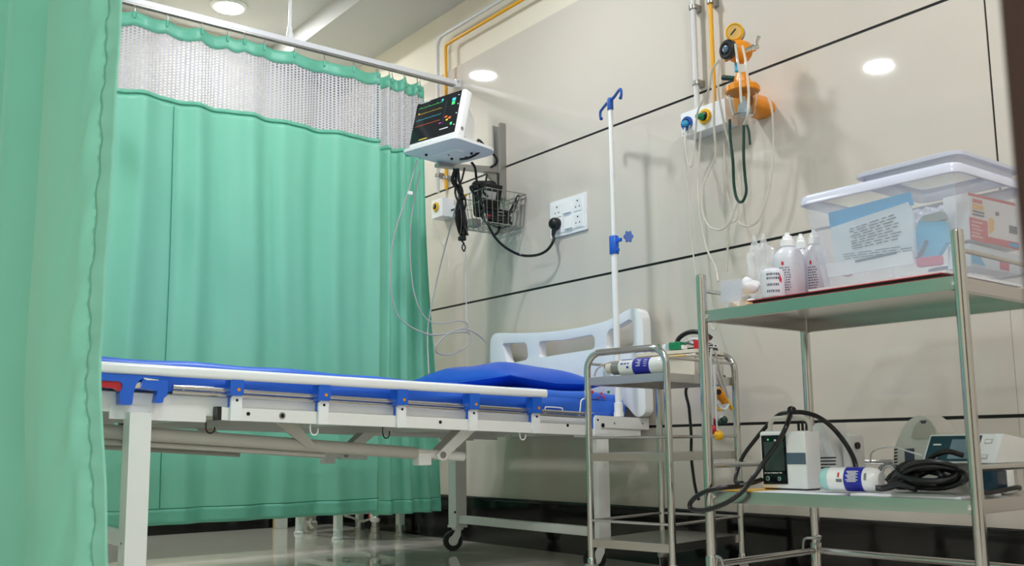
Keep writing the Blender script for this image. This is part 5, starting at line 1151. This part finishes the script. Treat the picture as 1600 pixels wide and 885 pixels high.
# spray can on its side
ca, cb_ = wy(1284, 747, 2.01), wy(1377, 746, 2.03); rc = .0275; ca.z = cb_.z = zl + rc + .0045; dd = (cb_ - ca).normalized(); ln = (cb_ - ca).length
cn_ = thing('spray_can', 'blue and white spray can with mint cap lying on the lower shelf', 'spray can', V(((ca.x + cb_.x) / 2, ca.y, zl)))
B().lathe(ca + dd * .026, dd, [(rc, 0), (rc, ln - .05), (rc * .9, ln - .034), (rc * .62, ln - .026)], 32).build('body', 'white_gloss', cn_)
B().lathe(ca, dd, [(.014, 0), (.021, .003), (rc * .93, .010), (rc * .95, .026)], 30).build('cap', 'mint', cn_)
B().lathe(ca + dd * (ln * .46), dd, [(rc + .0005, 0), (rc + .0005, ln * .30)], 32).build('blue_band', 'print_blue', cn_)
fm_ = cylmap(ca, dd, rc + .0006); u_, v_, _ = basis(dd); dc = V((.2, -1, .25)).normalized(); a0 = math.atan2(dc.dot(v_), dc.dot(u_))
bars(cn_, 'white', [(a0 - .5 + .12 * k, a0 - .44 + .12 * k, ln * (.50 + .02 * (k % 3)), ln * (.70 - .03 * (k % 2))) for k in range(8)], fm_, 'label_print')
bars(cn_, 'print_red', [(a0 - .35, a0 + .05, ln * .36, ln * .39)], cylmap(ca, dd, rc + .0002), 'label_print')
bars(cn_, 'print', [(a0 + .2 + .09 * k, a0 + .25 + .09 * k, ln * .34, ln * .44) for k in range(3)] + [(a0 - .3 + .1 * k, a0 - .25 + .1 * k, ln * .80, ln * .84) for k in range(6)], cylmap(ca, dd, rc + .0002), 'label_print')
# domed white device at the back
dyy = 2.27
dm = thing('domed_heater', 'ivory domed device with vent slots behind the cable heap', 'medical device', wy(1432, 740, dyy))
poly = [(1396, 735), (1396, 708), (1401, 690), (1409, 672), (1420, 657), (1432, 650), (1445, 650), (1458, 660), (1466, 676), (1470, 700), (1470, 735)]
pl = [(wy(x, y, dyy).x, wy(x, y, dyy).z) for x, y in poly]; pl[0] = (pl[0][0], zl); pl[-1] = (pl[-1][0], zl)
B().prism((0, dyy, 0), (1, 0, 0), (0, 0, 1), (0, 1, 0), rpoly(pl, .006, 3), .075).build('case', 'ivory', dm)
pl2 = [(wy(x, y, dyy - .003).x, wy(x, y, dyy - .003).z) for x, y in ((1423, 686), (1428, 668), (1438, 656), (1450, 657), (1460, 669), (1463, 686))]
B().prism((0, dyy - .003, 0), (1, 0, 0), (0, 0, 1), (0, 1, 0), rpoly(pl2, .006, 3), .003).build('face_panel', 'bed_grey', dm)
for k in range(6): slab('vent_slot', 'hole', [(1397, 702 + 5 * k), (1402, 701.5 + 5 * k), (1402, 703.5 + 5 * k), (1397, 704.5 + 5 * k)], dyy - .001, .001, dm)
slab('grille', 'print', [(1413, 702), (1428, 701), (1429, 725), (1414, 726)], dyy - .0012, .0012, dm)
slab('badge', 'print', [(1437, 658), (1448, 657), (1446, 662), (1440, 662.5)], dyy - .0042, .001, dm)
B().tube([wy(1360, 724, 2.345), wy(1362, 708, 2.31), wy(1378, 700, 2.24), (wy(1400, 700, 2.22)), wy(1420, 706, 2.2), wy(1440, 712, 2.16)], .0022, 6, smooth=5).build('looped_wire', 'white', label='thin white wire arching in front of the domed device', cat='wire')
# bedside monitor with navy front
vy = 2.165
vm = thing('navy_monitor', 'white tabletop monitor with navy front and grey display', 'monitor', wy(1500, 745, vy))
fq = [(1449, 680), (1562, 678), (1555, 724), (1441, 724)]
F4 = [wy(x, y, vy) for x, y in fq]; back = V((.0, .13, 0))
F4[0] = F4[0] + V((0, .014, 0)); F4[1] = F4[1] + V((0, .014, 0))
B4 = [F4[0] + back + V((.008, 0, -.004)), F4[1] + back + V((-.01, 0, -.012)), F4[2] + back, F4[3] + back]
B().add(F4 + B4, [(0, 1, 2, 3), (7, 6, 5, 4), (0, 4, 5, 1), (1, 5, 6, 2), (2, 6, 7, 3), (3, 7, 4, 0)]).build('case', 'white_gloss', vm, sharp=20)
fpt = lambda u, v: (F4[0] * (1 - u) + F4[1] * u) * (1 - v) + (F4[3] * (1 - u) + F4[2] * u) * v
def fpanel(nm, m, u0, u1, v0, v1, e, par):
    n_ = (F4[3] - F4[0]).cross(F4[1] - F4[0]).normalized(); n_ = n_ if n_.y < 0 else -n_
    q = [fpt(u0, v0), fpt(u1, v0), fpt(u1, v1), fpt(u0, v1)]; return B().add([p + n_ * e for p in q] + [p + n_ * (e - .0012) for p in q], [(0, 1, 2, 3), (7, 6, 5, 4), (0, 4, 5, 1), (1, 5, 6, 2), (2, 6, 7, 3), (3, 7, 4, 0)]).build(nm, m, par)
np_ = fpanel('front_panel', 'navy', .02, .735, .05, .94, .0012, vm)
fpanel('display', 'lcd', .34, .66, .18, .86, .002, np_)
for u0, u1, v0, v1 in ((.09, .2, .33, .38), (.06, .2, .80, .84)): fpanel('mark', 'white', u0, u1, v0, v1, .002, np_)
for u0, v0 in ((.79, .18), (.78, .70)): 
    k_ = fpanel('key', 'bed_grey', u0, u0 + .10, v0, v0 + .16, .0008, vm); fpanel('key_face', 'white', u0 + .012, u0 + .088, v0 + .03, v0 + .13, .0014, k_)
sb_ = F4[3]; B().span((F4[3].x + .02, vy + .03, zl), (F4[2].x - .01, vy + .12, F4[3].z + .001), .003).build('stand', 'bed_grey', vm)
# adapter, white connector
pa = wy(1547, 748, 2.08); apt = thing('power_adapter', 'black square power adapter at the right of the lower shelf', 'adapter', V((pa.x, 2.08, zl + .01)))
B().box(V((pa.x, 2.10, zl + .032)), (.034, .045, .050), .005).build('adapter_body', 'navy', apt)
wc = wy(1582, 745, 2.13); B().box(V((T1(.30, 0, 0).x, 2.19, zl + .033)), (.022, .04, .064), .008).build('white_connector', 'white_gloss', label='white plastic connector block beside the black adapter', cat='connector')
B().tube([wy(1530, 772, 2.0), wy(1560, 768, 2.06), wy(1590, 762, 2.12), T1(.318, .02, zl + .012)], .005, 8, smooth=4).build('shelf_cable', 'black', label='black cord lying along the right edge of the lower shelf', cat='cable')
# heap of black cable
def max_z(p): p.z = max(p.z, zl + .0155); return p
hp = thing('cable_heap', 'tangled heap of black cables on the lower shelf', 'cable', wy(1440, 765, 2.03)); r_ = random.Random(12)
for k in range(11):
    cx, cy = 1448 + r_.uniform(-22, 22), 742 + r_.uniform(-8, 8); ax_, bx_ = r_.uniform(38, 58), r_.uniform(10, 22); tl_ = r_.uniform(-.15, .1); Yk = 2.02 + r_.uniform(0, .09); a0 = r_.uniform(0, 6)
    pts = []
    for t in range(14):
        a = a0 + t * .48; x, y = cx + ax_ * math.cos(a), cy + bx_ * math.sin(a) + tl_ * ax_ * math.cos(a); p = wy(x, min(y, 766), Yk + .03 * math.sin(a + k)); p.z = max(p.z, zl + .0155); pts.append(p)
    B().tube(pts, .0052 if k % 3 else .0065, 8, smooth=3).build('loop', 'black_cable', hp)
B().tube([max_z(q) for q in (wy(1368, 770, 1.985), wy(1388, 764, 2.0), wy(1412, 752, 2.02), wy(1436, 735, 2.03), wy(1455, 715, 2.03), wy(1480, 706, 2.03), wy(1505, 712, 2.05))], .0062, 8, smooth=5).build('loop', 'black_cable', hp)
B().tube([max_z(q) for q in (wy(1371, 773, 1.985), wy(1380, 766, 1.99), wy(1405, 757, 2.0), wy(1425, 763, 2.0), wy(1432, 766, 2.0))], .007, 8, smooth=5).build('loop', 'black_cable', hp)
gl_ = thing('grey_cable_coil', 'small coil of grey ribbed cable between can and cable heap', 'cable', wy(1390, 755, 2.06))
for k in range(4): B().tube([wy(1388 + (9 + 2 * k) * math.cos(a), 738 + (9 + k) * math.sin(a), 2.185 + .01 * k) for a in [j * .55 + k for j in range(12)]], .0035, 7, smooth=3).build('coil', 'black_cable' if k % 2 else 'grey_cable', gl_)
# black cable looping over the vital signs unit
lc = thing('looped_cable', 'thick black cable knotted over the handle and looping past the trolley post', 'cable', wy(1160, 765, 1.95))
KX = wy(1236, 650, 2.082); KX.z = hz1 + .047
B().tube([KX, wy(1228, 668, 2.03), wy(1215, 692, 2.025), wy(1198, 716, 2.02), wy(1180, 742, 1.99), wy(1160, 768, 1.93), wy(1135, 786, 1.905), wy(1105, 797, 1.90), wy(1083, 797, 1.90), wy(1078, 788, 1.90), wy(1090, 775, 1.90), wy(1110, 766, 1.905), wy(1135, 762, 1.93), wy(1155, 760, 1.97), wy(1178, 754, 2.0), wy(1190, 750, 2.03)], .0062, 9, smooth=6).build('cable_run', 'black_cable', lc)
B().tube([KX, wy(1218, 648, 2.115), wy(1200, 664, 2.13), wy(1178, 690, 2.12), wy(1160, 715, 2.12), wy(1151, 740, 2.10), max_z(wy(1150, 757, 2.06)), max_z(wy(1160, 762, 2.03))], .0055, 9, smooth=6).build('cable_run', 'black_cable', lc)
B().tube([KX, wy(1255, 645, 2.115), wy(1278, 652, 2.14), wy(1300, 668, 2.16), wy(1320, 692, 2.16), wy(1333, 715, 2.15), wy(1338, 735, 2.14), max_z(wy(1338, 756, 2.12))], .0062, 9, smooth=6).build('cable_run', 'black_cable', lc)
B().lathe(KX + V((0, 0, -.003)), (.4, 0, 1), [(.006, 0), (.011, .004), (.012, .012), (.007, .018)], 12).build('knot', 'black_cable', lc)

# ------------------------------------------------------------------ things standing behind the long curtain, seen under its hem
sn = thing('metal_stand', 'white metal framed bedside stand behind the curtain, legs showing', 'stand', (-4.70, 2.49, 0))
for x, y in ((-4.47, 2.30), (-4.47, 2.655), (-4.9, 2.30), (-4.9, 2.655)):
    L_ = B().span((x, y, .012), (x + .036, y + .036, .72), .003).build('leg', 'bed_paint', sn)
    B().lathe((x + .018, y + .018, 0), (0, 0, 1), [(.030, 0), (.030, .008), (.024, .014), (.022, .05)], 16).build('foot', 'white' if y < 2.5 else 'galv', L_)
for a, b in (((-4.462, 2.336, .115), (-4.442, 2.655, .14)), ((-4.89, 2.336, .115), (-4.87, 2.655, .14)), ((-4.864, 2.308, .115), (-4.47, 2.328, .14)), ((-4.864, 2.663, .115), (-4.47, 2.683, .14))): B().span(a, b, .002).build('low_bar', 'bed_paint', sn)
B().span((-4.91, 2.29, .72), (-4.42, 2.70, .745), .004).build('top', 'bed_paint', sn)
ds = thing('castor_stand', 'chrome footed stand with tap handle showing under the curtain', 'stand', (-4.30, 2.44, 0))
B().lathe((-4.30, 2.44, 0), (0, 0, 1), [(.030, 0), (.032, .006), (.030, .03), (.022, .034), (.022, .06), (.018, .062), (.018, .085)], 20).build('foot', 'galv', ds)
B().lathe((-4.30, 2.44, .085), (0, 0, 1), [(.022, 0), (.030, .015), (.028, .04), (.018, .055), (.016, .20), (.012, .9)], 18).build('pole', 'chrome', ds)
B().lathe((-4.325, 2.43, .112), (-.6, -.8, 0), [(.010, 0), (.016, .004), (.014, .012)], 14).build('tap_badge', 'brick_red', ds)
B().tube([(-4.31, 2.44, .105), (-4.37, 2.40, .085), (-4.43, 2.39, .10), (-4.50, 2.38, .108)], .006, 8, smooth=3).build('pedal', 'galv', ds)
cs2 = thing('castor_pedestal', 'grey castored pedestal showing under the far curtain', 'pedestal', (-5.08, 2.46, 0))
B().span((-5.11, 2.44, .07), (-5.05, 2.50, .62), .004).build('leg_post', 'bed_grey', cs2)
B().prism((-5.125, 2.435, .0), (1, 0, 0), (0, 0, 1), (0, 1, 0), [(0, .0), (.03, 0), (.04, .02), (.05, 0), (.09, 0), (.092, .04), (.07, .05), (.072, .10), (.015, .10), (.015, .05), (0, .03)], .06).build('castor_block', 'bed_grey', cs2)
B().tube([(-5.06, 2.47, .06), (-5.02, 2.44, .03), (-4.93, 2.42, .012)], .009, 8).build('floor_strut', 'bed_grey', cs2)
B().span((-5.125, 2.43, .62), (-5.03, 2.51, .65), .004).build('leg_head', 'bed_grey', cs2)
pw_ = thing('pale_post', 'pale yellowed post standing by the far wall under the curtain', 'post', (-5.27, 2.37, 0))
B().span((-5.31, 2.36, 0), (-5.25, 2.42, 1.1), .004).build('post_body', 'bed_paint', pw_)
B().span((-5.312, 2.357, 0), (-5.296, 2.361, .3)).build('edge_strip', 'beige_edge', pw_)
